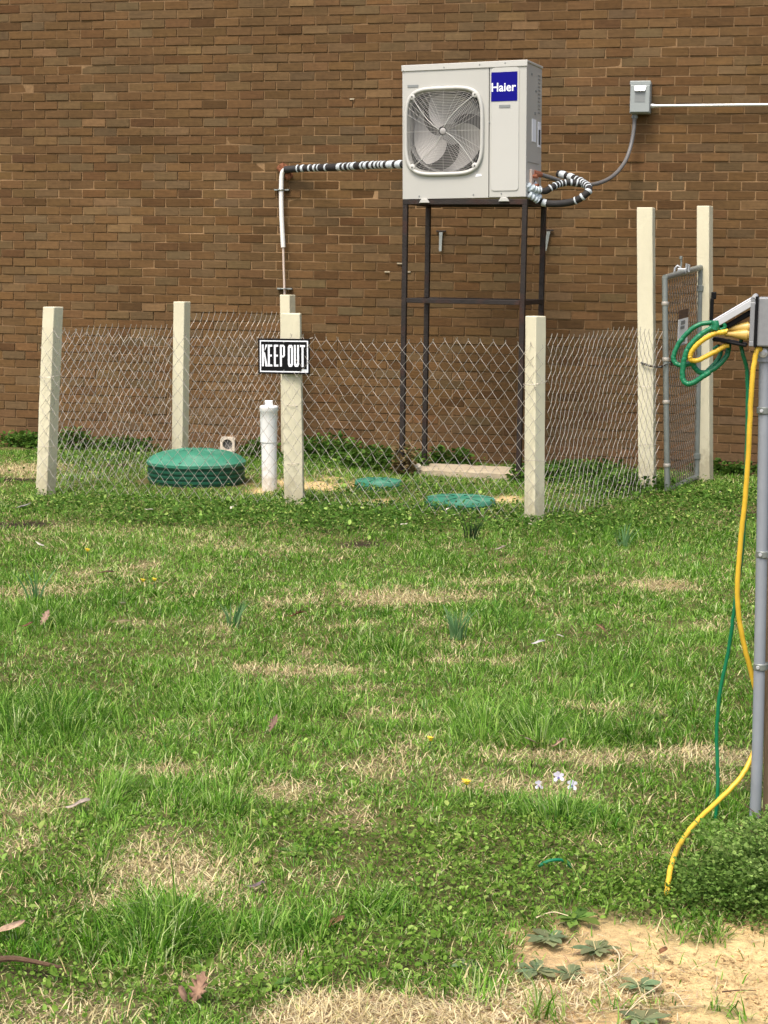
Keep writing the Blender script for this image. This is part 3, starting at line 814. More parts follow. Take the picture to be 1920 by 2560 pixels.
def make_unit():
    ac = thing('outdoor_unit', (AL.x, AL.y, AL.z), 'beige heat pump outdoor unit with blue logo panel on a steel stand', 'air conditioner', rot=(0, math.radians(-1.0), SR))
    W_, H_, D_ = ACW, ACH, ACD
    fx = lambda px: (px - 1007) / 307.0 * W_
    fz = lambda py: (498 - py) / 329.0 * H_
    b = lambda mb, nm, mt, **k: mb.build(nm, mt, ac, local=True, **k)
    # casing: back, sides, bottom, top
    t = .012
    mb = MB(); mb.box((t / 2, D_ / 2 + .006, H_ / 2), (t, D_ - .012, H_ - .004)); b(mb, 'side_panel', M['ac'], bevel=.003)
    mb = MB(); mb.box((W_ - t / 2, D_ / 2 + .006, H_ / 2), (t, D_ - .012, H_ - .004)); rp = b(mb, 'side_panel', M['ac'], bevel=.003)
    mb = MB(); mb.box((W_ / 2, D_ - .006, H_ / 2), (W_ - 2 * t, .012, H_ - .01)); b(mb, 'back_coil', M['coil'])
    mb = MB(); mb.box((W_ / 2, D_ / 2, .006), (W_ - 2 * t, D_ - .03, .012)); b(mb, 'base_pan', M['ac'])
    mb = MB(); mb.box((W_ / 2, D_ / 2 - .002, H_ + .006), (W_ + .012, D_ + .014, .016)); mb.box((W_ / 2, -.006, H_ - .012), (W_ + .010, .006, .030)); b(mb, 'top_cover', M['ac_lid'], bevel=.004)
    # front panel with a rounded opening
    cx, cz = fx(1111.5), fz(331); rx, rz = .091 * W_ / .307 * 1.0, .102 * H_ / .329
    xs = fx(1222)
    N = 64
    def sup(ax, az, th, e=4.2):
        c, s = math.cos(th), math.sin(th)
        return (math.copysign(abs(c) ** (2 / e), c) * ax, math.copysign(abs(s) ** (2 / e), s) * az)
    inner = [sup(rx, rz, 2 * math.pi * k / N) for k in range(N)]
    def ray_rect(th):
        c, s = math.cos(th), math.sin(th)
        ts = []
        if c > 1e-9: ts.append((xs - cx) / c)
        if c < -1e-9: ts.append((0 - cx) / c)
        if s > 1e-9: ts.append((H_ - cz) / s)
        if s < -1e-9: ts.append((0 - cz) / s)
        k = min(ts); return (cx + c * k, cz + s * k)
    ths = [math.atan2(p[1], p[0]) for p in inner]
    outer = [list(ray_rect(th)) for th in ths]
    for cor in ((0, 0), (xs, 0), (xs, H_), (0, H_)):
        k = min(range(N), key=lambda i: (outer[i][0] - cor[0]) ** 2 + (outer[i][1] - cor[1]) ** 2); outer[k] = list(cor)
    mb = MB()
    vs = [(p[0], -.002, p[1]) for p in outer] + [(cx + p[0], -.002, cz + p[1]) for p in inner] + [(cx + p[0] * .97, .03, cz + p[1] * .97) for p in inner] + [(p[0], .02, p[1]) for p in outer]
    fs = []
    for k in range(N):
        k2 = (k + 1) % N
        fs += [(k, N + k, N + k2, k2), (N + k, 2 * N + k, 2 * N + k2, N + k2), (3 * N + k, k, k2, 3 * N + k2)]
    mb.add(vs, [f[::-1] for f in fs]); b(mb, 'front_panel', M['ac'])
    mb = MB(); mb.box(((xs + .005 + W_) / 2, .009, H_ / 2), (W_ - xs - .005, .022, H_)); b(mb, 'service_panel', M['ac'], bevel=.004)
    # rounded ring round the opening
    mb = MB()
    ring = [(cx + sup(rx + .012, rz + .012, 2 * math.pi * k / N)[0], -.010, cz + sup(rx + .012, rz + .012, 2 * math.pi * k / N)[1]) for k in range(N)]
    ring.append(ring[0]); mb.tube(ring, .0135, 10, caps=False); gr = b(mb, 'grille_ring', M['ac_lid'], smooth=True)
    # grille: nested rounded squares, spokes, screw tabs
    def grille_y(a): return -.012 - .018 * (1 - a * a)
    mb = MB()
    for q in range(1, 26):
        a = q / 26
        e = 2.0 + 2.2 * a
        loop = [(cx + sup(rx * a, rz * a, 2 * math.pi * k / 48, e)[0], grille_y(a), cz + sup(rx * a, rz * a, 2 * math.pi * k / 48, e)[1]) for k in range(48)]
        loop.append(loop[0]); mb.tube(loop, .0012, 4, caps=False)
    for k in range(36):
        th = 2 * math.pi * k / 36
        pts = []
        for a in (.12, .35, .6, .8, 1.0):
            p = sup(rx * a, rz * a, th, 2.0 + 2.2 * a); pts.append((cx + p[0], grille_y(a) - .002, cz + p[1]))
        mb.tube(pts, .0011, 4, caps=False)
    o = b(mb, 'grille_wires', M['ac_wire']); o['kind'] = 'stuff'
    mb = MB()
    for k in range(4):
        th = math.pi / 4 + k * math.pi / 2
        pts = [(cx + sup(rx * a, rz * a, th + .5 * (1 - a), 2.0 + 2.2 * a)[0], grille_y(a) - .005, cz + sup(rx * a, rz * a, th + .5 * (1 - a), 2.0 + 2.2 * a)[1]) for a in (.1, .3, .5, .7, .85, 1.0)]
        mb.tube(pts, .0028, 5)
    b(mb, 'grille_spokes', M['ac_lid'], smooth=True)
    mb = MB(); mb.lathe([(.020, 0), (.021, .002), (.016, .004), (.001, .005)], (cx, grille_y(0) - .002, cz), 24, M=Matrix.Rotation(math.pi / 2, 3, 'X')); b(mb, 'grille_badge', M['fan'], smooth=True)
    for sx in (-1, 1):
        for sz in (-1, 1):
            q = (cx + sx * rx * .86, -.014, cz + sz * rz * .86)
            mb = MB(); mb.lathe([(.021, 0), (.021, .006), (.017, .009)], q, 12, M=Matrix.Rotation(math.pi / 2, 3, 'X')); tb = b(mb, 'screw_tab', M['ac_lid'], smooth=True)
            mb = MB(); mb.lathe([(.006, 0), (.004, .003)], (q[0], q[1] - .0095, q[2]), 8, M=Matrix.Rotation(math.pi / 2, 3, 'X')); mb.build('screw', M['dark'], tb, local=True)
    # fan behind: shroud, back, blades, hub
    mb = MB(); mb.box((xs / 2, .235, cz), (xs - .04, .01, rz * 2 + .05)); b(mb, 'fan_cavity', M['dark'])
    mb = MB()
    rr = min(rx, rz) * 1.02
    prof = [(rr * 1.03, .03), (rr, .05), (rr, .18)]
    vs, fs = [], []
    for r_, y_ in prof:
        for k in range(40): vs.append((cx + r_ * math.cos(2 * math.pi * k / 40), y_, cz + r_ * math.sin(2 * math.pi * k / 40)))
    for i in range(2):
        for k in range(40): fs.append((i * 40 + k, i * 40 + (k + 1) % 40, i * 40 + 40 + (k + 1) % 40, i * 40 + 40 + k))
    mb.add(vs, fs); b(mb, 'fan_shroud', M['coil'], smooth=True)
    fan = MB(); fan.lathe([(.075, -.05), (.07, -.075), (.05, -.085), (.001, -.088)], (cx, .15, cz), 24, M=Matrix.Rotation(-math.pi / 2, 3, 'X') @ Matrix.Rotation(math.pi, 3, 'X'))
    fh = b(fan, 'fan_hub', M['fan'], smooth=True)
    for k in range(3):
        mb = MB(); nr, na = 7, 8
        base = math.radians(75 + 120 * k)
        vs, fs = [], []
        for i in range(nr + 1):
            a = i / nr; r_ = .06 + a * (rr * .97 - .06)
            th0 = base - 1.0 * a ** 1.3; span = 1.35 + .38 * a
            for j in range(na + 1):
                c_ = j / na; th = th0 + span * c_
                vs.append((cx + r_ * math.cos(th), .055 + .085 * (1 - c_) + .012 * math.sin(math.pi * c_), cz + r_ * math.sin(th)))
        for i in range(nr):
            for j in range(na):
                q = i * (na + 1) + j; fs.append((q, q + 1, q + na + 2, q + na + 1))
        mb.add(vs, fs); mb.build('fan_blade', M['fan'], fh, local=True, smooth=True)
    # raised service cover, blue panel, slots, feet, screws
    x0, x1, z0, z1 = fx(1229), fx(1296), fz(482), fz(180)
    mb = MB()
    def rrect(x0, x1, z0, z1, r, n=5):
        out = []
        for (qx, qz, a0) in ((x1 - r, z0 + r, -90), (x1 - r, z1 - r, 0), (x0 + r, z1 - r, 90), (x0 + r, z0 + r, 180)):
            for k in range(n + 1):
                a = math.radians(a0 + 90 * k / n); out.append((qx + r * math.cos(a), qz + r * math.sin(a)))
        return out
    mb.prism(rrect(x0, x1, z0, z1, .022), (0, -.0021, 0), (1, 0, 0), (0, 0, 1), .005); b(mb, 'service_cover', M['ac_lid'], bevel=.0015)
    lx0, lx1, lz0, lz1 = fx(1228.5), fx(1292), fz(262), fz(191)
    mb = MB(); mb.prism([(lx0, lz0), (lx1, lz0), (lx1, lz1), (lx0, lz1)], (0, -.0076, 0), (1, 0, 0), (0, 0, 1), .002); lp = b(mb, 'logo_panel', M['blue'])
    cu = bpy.data.curves.new('logo', 'FONT'); cu.body = 'Haier'; cu.offset = .018; cu.resolution_u = 4
    to = bpy.data.objects.new('logo_tmp', cu); C.objects.link(to)
    dg = bpy.context.evaluated_depsgraph_get(); dg.update()
    me = bpy.data.meshes.new_from_object(to.evaluated_get(dg)); bpy.data.objects.remove(to)
    co = np.array([v.co[:] for v in me.vertices]); lo, hi = co.min(0), co.max(0)
    tx0, tx1, tz0, tz1 = fx(1229.5), fx(1289), fz(238.5), fz(217)
    for v in me.vertices:
        v.co = Vector((tx0 + (v.co.x - lo[0]) / (hi[0] - lo[0]) * (tx1 - tx0), -.0102, tz0 + (v.co.y - lo[1]) / (hi[1] - lo[1]) * (tz1 - tz0)))
    me.materials.clear(); me.materials.append(M['white_print'])
    lo_ = bpy.data.objects.new('lettering', me); C.objects.link(lo_); lo_.parent = lp
    for (a, c_, d, e) in ((1020, 1047, 219, 213), (1248, 1275, 278, 271)):
        mb = MB(); mb.prism([(fx(a), fz(d)), (fx(c_), fz(d)), (fx(c_), fz(e)), (fx(a), fz(e))], (0, -.0025 if a < 1200 else -.0074, 0), (1, 0, 0), (0, 0, 1), .003); b(mb, 'name_plate', M['box_dark'])
    for px in (1050, 1248):
        mb = MB(); mb.prism([(fx(px), -.028), (fx(px + 26), -.028), (fx(px + 20), -.001), (fx(px + 6), -.001)], (0, -.02, 0), (1, 0, 0), (0, 0, 1), -.06); b(mb, 'foot', M['ac_lid'], bevel=.003)
    for px, py in ((1010, 176), (1112, 172), (1200, 169), (1262, 168), (1049, 491), (1185, 490), (1254, 489), (1224, 313)):
        mb = MB(); mb.lathe([(.0055, 0), (.004, .003)], (fx(px), -.0085 if py < 200 else -.003, fz(py) + (.0 if py > 200 else -.004)), 8, M=Matrix.Rotation(math.pi / 2, 3, 'X')); b(mb, 'screw', M['box_dark'])
    # little logo mark under the ring, scratches left out
    mb = MB(); mb.prism([(fx(1189), fz(446)), (fx(1206), fz(444)), (fx(1204), fz(439)), (fx(1193), fz(439))], (0, -.0027, 0), (1, 0, 0), (0, 0, 1), .001); b(mb, 'small_badge', M['white_print'])
    # right side: louvre slots, label, handle, wiring plate
    X = W_ + .0005
    for k in range(11):
        z = H_ * (.935 - .028 * k)
        mb = MB(); mb.box((X, D_ * .80, z), (.004, .055, .007)); b(mb, 'louvre', M['box_dark'])
    for (y, z, s1, s2) in ((.16, .925, .03, .014), (.3, .81, .04, .012), (.27, .64, .03, .018)):
        mb = MB(); mb.box((X, D_ * y * 2, H_ * z), (.004, s1, s2)); b(mb, 'side_vent', M['box_dark'])
    mb = MB(); mb.box((X + .001, D_ * .48, H_ * .51), (.003, .10, .15)); b(mb, 'data_label', M['white_print'])
    mb = MB(); mb.box((X + .0015, D_ * .82, H_ * .49), (.003, .07, .17)); dl = b(mb, 'warning_label', M['white_print'])
    mb = MB(); mb.box((X + .0036, D_ * .82, H_ * .47), (.001, .045, .10)); mb.build('label_print', M['dark'], dl, local=True)
    mb = MB(); mb.box((X + .001, D_ * .45, H_ * .265), (.003, D_ * .72, .004)); b(mb, 'seam', M['box_dark'])
    mb = MB(); mb.box((X + .008, D_ * .45, H_ * .13), (.018, D_ * .5, .14)); vp = b(mb, 'valve_plate', M['pinkish'], bevel=.004)
    for (y, z) in ((.3, .16), (.35, .09)):
        mb = MB(); mb.tube([(X + .01, D_ * y, H_ * z), (X + .05, D_ * y - .01, H_ * z)], .014, 10); mb.build('valve', M['copper'], vp, local=True, smooth=True)
make_unit()

# ------------------------------------------------------------------ slab and stones under the stand
def rough_box(name, corners, z0, z1, mat, parent=None, jit=.01, sub=6):
    """quad plan (4 xy corners) cut into a fine grid with a worn, uneven top and edges"""
    c = [Vector((*q, 0)) for q in corners]; n = sub
    vs, fs = [], []
    for j in range(n + 1):
        for i in range(n * 2 + 1):
            p = c[0].lerp(c[1], i / (2 * n)).lerp(c[3].lerp(c[2], i / (2 * n)), j / n)
            edge = i in (0, 2 * n) or j in (0, n)
            vs.append((p.x + random.gauss(0, jit * (.9 if edge else .3)), p.y + random.gauss(0, jit * (.9 if edge else .3)), z1 + random.gauss(0, jit * .25) - (.006 if edge else 0)))
    nx = 2 * n + 1
    for j in range(n):
        for i in range(2 * n): fs.append((j * nx + i, j * nx + i + 1, (j + 1) * nx + i + 1, (j + 1) * nx + i))
    rim = [i for i in range(nx)] + [j * nx + nx - 1 for j in range(1, n + 1)] + [n * nx + i for i in range(nx - 2, -1, -1)] + [j * nx for j in range(n - 1, 0, -1)]
    b0 = len(vs)
    for r in rim: vs.append((vs[r][0] * 1.0, vs[r][1], z0))
    for k in range(len(rim)):
        k2 = (k + 1) % len(rim); fs.append((rim[k2], rim[k], b0 + k, b0 + k2))
    mb = MB(); mb.add(vs, fs)
    return mb.build(name, mat, parent)
sl = [(AL.x - .02, AL.y + .13), (AR.x + .02, AR.y + .16), (AR.x + .06, AR.y + .60), (AL.x + .06, AL.y + .56)]
tag(rough_box('concrete_slab', sl, -.12, SLABZ, M['concrete'], jit=.008, sub=8), 'weathered concrete slab on the ground under the steel stand', 'slab')
def rock(name, c, s, mat, seed):
    rr = random.Random(seed); bm = bmesh.new(); bmesh.ops.create_icosphere(bm, subdivisions=2, radius=1)
    for v in bm.verts:
        k = 1 + .22 * math.sin(v.co.x * 3 + seed) * math.cos(v.co.y * 4 + seed) + rr.gauss(0, .07)
        v.co = Vector((v.co.x * s[0] * k, v.co.y * s[1] * k, v.co.z * s[2] * k))
    me = bpy.data.meshes.new(name); bm.to_mesh(me); bm.free(); me.materials.append(mat)
    o = bpy.data.objects.new(name, me); C.objects.link(o); o.location = c; return o
q = P(1040, 1155, AL.y + .1)
tag(rock('stone', (q.x, q.y, SLABZ + .02), (.035, .03, .022), M['stone'], 3), 'pale fist-sized stone on the left end of the concrete slab', 'stone')
q = P(1330, 1170, AL.y)

# ------------------------------------------------------------------ refrigerant lines
def banded_line(root, pts, r, bands, k=10, spots=None):
    pth = spline(pts, k)
    mb = MB(); mb.tube(pth, r, 12); mb.build('insulation', M['rubber'], root, smooth=True)
    cum = [0]
    for i in range(1, len(pth)): cum.append(cum[-1] + (pth[i] - pth[i - 1]).length)
    if spots:
        pxs = [proj(p)[0] for p in pth]
        bands = [tuple(float(np.interp(c + e * w / 2, pxs, cum)) / cum[-1] for e in (-1, 1)) for c, w in spots]
    def at(s):
        s = min(max(s, 0), cum[-1] - 1e-6)
        for i in range(1, len(pth)):
            if cum[i] >= s: return pth[i - 1].lerp(pth[i], (s - cum[i - 1]) / max(cum[i] - cum[i - 1], 1e-9))
    for (a, b_) in bands:
        if not spots: a, b_ = a + (b_ - a) * random.uniform(.1, .3), b_ - (b_ - a) * random.uniform(.1, .3)
        a *= cum[-1]; b_ *= cum[-1]; n = max(3, int((b_ - a) / .012))
        mb = MB(); q = [at(a + (b_ - a) * i / n) for i in range(n + 1)]
        sl_ = Vector((.0, 0, 0))
        e = random.uniform(.0012, .0042); mb.tube(q, [r + .001] + [r + e * random.uniform(.7, 1.2) for _ in range(n - 1)] + [r + .001], 12); mb.build('tape_band', M['tape'], root, smooth=True)
def make_lines():
    a, b_ = P(712, 424, -.07), P(1012, 411, -1.02)
    ln = thing('line_set_wrapped', a, 'black insulated line banded with white tape running from unit to wall', 'pipe')
    pts = [a, P(760, 421, -.10), P(840, 418, -.30), P(930, 413, -.70), b_]
    spots = ((745, 3), (758, 6), (776, 4), (789, 5), (798, 3), (817, 4), (851, 9), (864, 4), (876, 4), (886, 8), (908, 5), (918, 7), (932, 6), (943, 5), (952, 4), (961, 6), (979, 15), (1000, 13))
    banded_line(ln, pts, .027, None, 10, spots)
    q = P(706, 421, -.02)
    sp = thing('wall_penetration', q, 'rust coloured sealant blob where the wrapped line meets the wall', 'sealant')
    rk = rock('sealant_blob', q, (.045, .03, .04), M['rustspot'], 5); rk.parent = sp; rk.location = (0, 0, 0)
    rk = rock('sealant_drip', q, (.03, .022, .03), M['rustspot'], 8); rk.parent = sp; rk.location = (.05, -.01, -.055)
    # white conduit down the wall
    wp = thing('wall_conduit', P(706, 620, -.045), 'white pipe bending down the brick wall from the wrapped line', 'pipe')
    mb = MB(); mb.tube(spline([P(717, 422, -.055), P(708, 428, -.055), P(704, 442, -.055), P(703, 480, -.055), P(704, 540, -.055), P(708, 618, -.055)], 6), .0175, 14); mb.build('sleeve', M['white_paint'], wp, smooth=True)
    mb = MB(); mb.tube([P(708, 612, -.055), P(709, 660, -.055), P(712, 748, -.055)], .0085, 10); mb.build('inner_pipe', M['pinkish'], wp, smooth=True)
    for px, py in ((704, 475), (711, 722)):
        q = P(px, py, -.03)
        mb = MB(); mb.box(q + Vector((-.035, .01, 0)), (.05, .03, .012)); mb.box(q + Vector((.035, .01, 0)), (.05, .03, .012))
        mb.tube([q + Vector((.024 * math.cos(t), -.025 - .022 * math.sin(t), 0)) for t in np.linspace(0, math.pi, 9)], .006, 6)
        mb.build('strap', M['steel_pipe'], wp, bevel=.002)
    # loops at the right of the unit
    lp = thing('line_set_loop', P(1365, 500, -1.2), 'looped black lines wrapped in white tape at the right of the unit', 'pipe')
    Y = -1.22
    banded_line(lp, [P(1322, 470, -1.25), P(1338, 492, Y), P(1360, 507, Y), P(1400, 509, Y), P(1438, 502, Y - .02), P(1466, 484, Y - .03), P(1472, 470, Y), P(1455, 455, -1.1), P(1425, 442, -1.0), P(1395, 434, -.95)], .024,
                [(.0, .06), (.075, .13), (.14, .20), (.40, .42), (.455, .485), (.515, .54), (.56, .585), (.605, .63), (.65, .675), (.69, .72), (.735, .76), (.78, .81), (.83, .9), (.91, 1)], 10)
    banded_line(lp, [P(1330, 455, -1.2), P(1345, 472, -1.18), P(1362, 478, Y), P(1380, 468, Y), P(1400, 460, -1.15), P(1430, 456, -1.12), P(1462, 462, -1.1)], .022,
                [(0, .1), (.12, .2), (.38, .42), (.46, .50), (.545, .58), (.62, .65), (.69, .72), (.77, .81), (.86, .9), (.94, 1)], 10)
    for pts, r in (([(1318, 462), (1326, 474), (1336, 486), (1350, 497)], .024), ([(1330, 468), (1340, 474), (1352, 476)], .021), ([(1322, 486), (1334, 494), (1344, 502)], .022)):
        q = spline([P(a, b_, -1.31 + .02 * k) for k, (a, b_) in enumerate(pts)], 5); n = len(q)
        mb = MB(); mb.tube(q, [r * (1 + .16 * math.sin(k * 1.9)) for k in range(n)], 12); mb.build('foam_cover', M['foam'], lp, smooth=True)
make_lines()

# ------------------------------------------------------------------ disconnect box, conduit and whip on the wall
def make_disconnect():
    a, b_ = P(1576, 203, -.13), P(1624, 283, -.13)
    w, h = b_.x - a.x, a.z - b_.z; c = (a + b_) / 2
    d = thing('disconnect_box', (c.x, -.07, b_.z), 'grey electrical disconnect box mounted on the brick wall', 'electrical box')
    mb = MB(); mb.box((c.x, -.068, c.z), (w, .115, h)); mb.build('enclosure', M['box_gray'], d, bevel=.006)
    mb = MB(); mb.box((c.x, -.134, c.z - .01), (w - .006, .016, h - .035)); mb.build('cover', M['box_gray'], d, bevel=.004)
    mb = MB(); mb.box((c.x, -.120, a.z - .013), (w + .004, .034, .030)); mb.build('hood', M['box_gray'], d, bevel=.004)
    # pull handle: sloped lip over a recessed darker panel
    hx = w * .29
    z1 = a.z - h * .16
    mb = MB()
    mb.add([(c.x - hx, -.142, z1), (c.x + hx, -.142, z1), (c.x + hx * .8, -.160, z1 - .034), (c.x - hx * .8, -.160, z1 - .034), (c.x - hx, -.142, z1 - .034), (c.x + hx, -.142, z1 - .034)], [(0, 3, 2, 1), (3, 4, 5, 2), (0, 4, 3), (1, 2, 5)])
    mb.build('pull_handle', M['lidmetal'], d)
    mb = MB(); mb.box((c.x, -.1425, a.z - h * .45), (hx * 1.75, .003, h * .40)); mb.build('recess', M['box_dark'], d)
    mb = MB(); mb.lathe([(.02, 0), (.02, -.014), (.024, -.016), (.024, -.03), (.017, -.032), (.017, -.045)], (c.x - w * .27, -.07, b_.z), 14); mb.build('fitting', M['box_dark'], d, smooth=True)
    mb = MB(); mb.lathe([(.018, 0), (.018, .02), (.014, .022), (.014, .035)], (b_.x, -.055, P(1628, 265, -.055).z), 14, M=Matrix.Rotation(math.pi / 2, 3, 'Y')); mb.build('connector', M['emt'], d, smooth=True)
    z = P(1628, 265, -.055).z
    cd = thing('wall_conduit_run', (b_.x + .03, -.055, z), 'straight silver conduit running right along the wall from the box', 'conduit')
    mb = MB(); mb.tube([(b_.x + .02, -.055, z), (.4, -.055, z + .004), (2.4, -.055, z + .004)], .0112, 14); mb.build('tube', M['emt'], cd, smooth=True)
    mb = MB(); mb.box((.05, -.03, z), (.03, .06, .035)); mb.build('clip', M['emt'], cd, bevel=.003)
    wh = thing('flexible_whip', P(1585, 300, -.08), 'dark grey flexible cable curving from the disconnect box to the unit', 'cable')
    pts = [P(1586, 292, -.08), P(1585, 320, -.085), P(1577, 365, -.12), P(1562, 405, -.22), P(1535, 438, -.4), P(1500, 457, -.6), P(1460, 463, -.8), P(1420, 459, -.95), P(1385, 447, -1.05), P(1350, 436, -1.15), P(1335, 433, -1.2)]
    mb = MB(); mb.tube(spline(pts, 8), .0145, 12); mb.build('sheath', M['whip'], wh, smooth=True)
    mb = MB(); mb.tube([P(1352, 437, -1.145), P(1334, 432, -1.2)], .02, 10); mb.build('end_fitting', M['copper'], wh, smooth=True)
    # two loose metal brackets on the wall under the unit
    for (px, py, lab) in ((1103, 578, 'left'), (1372, 576, 'right')):
        q = P(px, py, -.01)
        hk = thing('wall_bracket', (q.x, 0, q.z - .15), 'small grey metal hanger on the wall behind the stand, ' + ('between its legs' if lab == 'left' else 'just right of its legs'), 'bracket', 'metal hangers on the wall')
        dx = 0 if lab == 'left' else -.02
        mb = MB(); mb.box(q + Vector((0, -.006, 0)), (.075, .012, .012)); mb.build('bar', M['rust'], hk, bevel=.002)
        mb = MB(); mb.add([q + Vector(v) for v in ((-.013, -.014, -.008), (.013, -.014, -.008), (.011 + dx, -.034, -.15), (-.008 + dx, -.034, -.15), (-.013, -.008, -.008), (.013, -.008, -.008), (.011 + dx, -.028, -.15), (-.008 + dx, -.028, -.15))],
                          [(0, 3, 2, 1), (4, 5, 6, 7), (0, 1, 5, 4), (1, 2, 6, 5), (2, 3, 7, 6), (3, 0, 4, 7)]); mb.build('tab', M['steel_pipe'], hk)
    # drain outlet by the wall foot
    q = P(566, 1112, -.05)
    dv = thing('drain_outlet', (q.x, -.02, q.z - .06), 'square white wall outlet with a dark round hole near the ground', 'vent')
    mb = MB(); s = .06
    ns = 20; vs, fs = [], []
    for k in range(ns):
        th = 2 * math.pi * k / ns; c_, s_ = math.cos(th), math.sin(th); e = max(abs(c_), abs(s_))
        for (r1, yy) in ((s / e, -.028), (.042, -.028), (.042, -.002), (s / e, -.002)): vs.append((q.x + c_ * r1, yy, q.z + s_ * r1))
    for k in range(ns):
        for j in range(3):
            k2 = (k + 1) % ns; fs.append((k * 4 + j, k2 * 4 + j, k2 * 4 + j + 1, k * 4 + j + 1))
        fs.append((k * 4 + 3, k2 * 4 + 3, k2 * 4, k * 4))
    mb.add(vs, fs); mb.build('plate', M['stone'], dv)
    mb = MB(); mb.lathe([(.041, -.004), (.001, -.005)], (q.x, -.012, q.z), 20, M=Matrix.Rotation(math.pi / 2, 3, 'X')); mb.build('hole', M['dark'], dv)
make_disconnect()

# ------------------------------------------------------------------ septic riser, lids and clean-out
def make_septic():
    c = G(491, 1219); r = .325
    yc = c.y + r * .95; xc = P(491, 1219, yc).x - .0
    s = thing('septic_riser', (xc, yc, 0), 'domed green septic tank riser with ribbed side standing in the fence', 'septic riser')
    ht = P(490, 1171, yc - r).z
    prof = [(r * .95, -.05)]
    n = 4
    for k in range(n):
        z0 = .0 + ht * k / n
        prof += [(r * .965, z0 + .002), (r * .965, z0 + ht / n * .45), (r, z0 + ht / n * .55), (r, z0 + ht / n * .95)]
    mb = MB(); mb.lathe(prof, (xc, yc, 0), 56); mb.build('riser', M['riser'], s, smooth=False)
    top = P(486, 1123, yc).z
    dome = [(r * 1.015, ht - .006), (r * 1.02, ht + .012), (r * .99, ht + .022)]
    for a in np.linspace(0, 1, 9)[1:]: dome.append((max(r * .97 * math.cos(a * math.pi / 2) ** .75, .001), ht + .022 + (top - ht - .022) * math.sin(a * math.pi / 2) ** 1.25))
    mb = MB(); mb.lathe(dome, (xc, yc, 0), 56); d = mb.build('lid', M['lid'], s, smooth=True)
    for k in range(12):
        a = 2 * math.pi * k / 12
        mb = MB(); pts = []
        for t in np.linspace(.25, .93, 6):
            rr_ = r * t; zz = ht + .024 + (top - ht - .022) * (1 - t ** 2.3); pts.append((xc + rr_ * math.cos(a), yc + rr_ * math.sin(a), zz))
        mb.tube(pts, .006, 6); mb.build('rib', M['lid'], d, smooth=True)
    for k in range(6):
        a = 2 * math.pi * (k + .5) / 6
        mb = MB(); mb.lathe([(.012, 0), (.012, .008), (.006, .011)], (xc + r * .95 * math.cos(a), yc + r * .95 * math.sin(a), ht + .02), 10); mb.build('bolt', M['riser'], d)
    # two flat lids
    for (px, py, rx, lab, ang) in ((946, 1216, .155, 'small flat green lid in bare sand behind the front fence run', 0), (1150, 1265, .215, 'wider flat green lid level with the grass near the right front post', 10)):
        g = G(px, py); z = gz(g.x, g.y) + .03
        t = thing('septic_hatch', (g.x, g.y, 0), lab, 'septic hatch')
        mb = MB(); mb.lathe([(rx, -.05), (rx, z + .01), (rx * .97, z + .022), (rx * .6, z + .030), (rx * .25, z + .026), (.001, z + .026)], (g.x, g.y, 0), 40); mb.build('disc', M['lid'], t, smooth=True)
        for k in range(6):
            a = 2 * math.pi * k / 6 + .3
            mb = MB(); mb.tube([(g.x + rx * .3 * math.cos(a), g.y + rx * .3 * math.sin(a), z + .027), (g.x + rx * .9 * math.cos(a), g.y + rx * .9 * math.sin(a), z + .024)], .006, 6); mb.build('rib', M['riser'], t, smooth=True)
        mb = MB(); mb.lathe([(rx * 1.02, -.05), (rx * 1.02, z - .004), (rx * .99, z - .002)], (g.x, g.y, 0), 40); mb.build('rim', M['riser'], t, smooth=True)
    # white clean-out pipe
    g = G(674, 1222); t = P(672, 1020, g.y)
    p = thing('cleanout_pipe', (g.x, g.y, 0), 'white plastic clean-out pipe with a square-nut cap beside the middle post', 'pipe')
    r = .0495
    mb = MB(); mb.tube([(g.x, g.y, -.05), (t.x, t.y, t.z - .06)], r, 24); mb.build('pipe', M['white_plastic'], p, smooth=True)
    mb = MB(); mb.lathe([(r * 1.1, -.20), (r * 1.1, -.07), (r * 1.14, -.06), (r * 1.14, -.005), (r * 1.22, 0), (r * 1.22, .028), (r * 1.08, .036), (.001, .037)], (t.x, t.y, t.z - .02), 24); mb.build('cap', M['white_plastic'], p, smooth=True)
    mb = MB(); mb.box((t.x, t.y, t.z + .032), (.052, .052, .034), Matrix.Rotation(.3, 3, 'Z')); mb.build('square_nut', M['white_plastic'], p, bevel=.004)
make_septic()

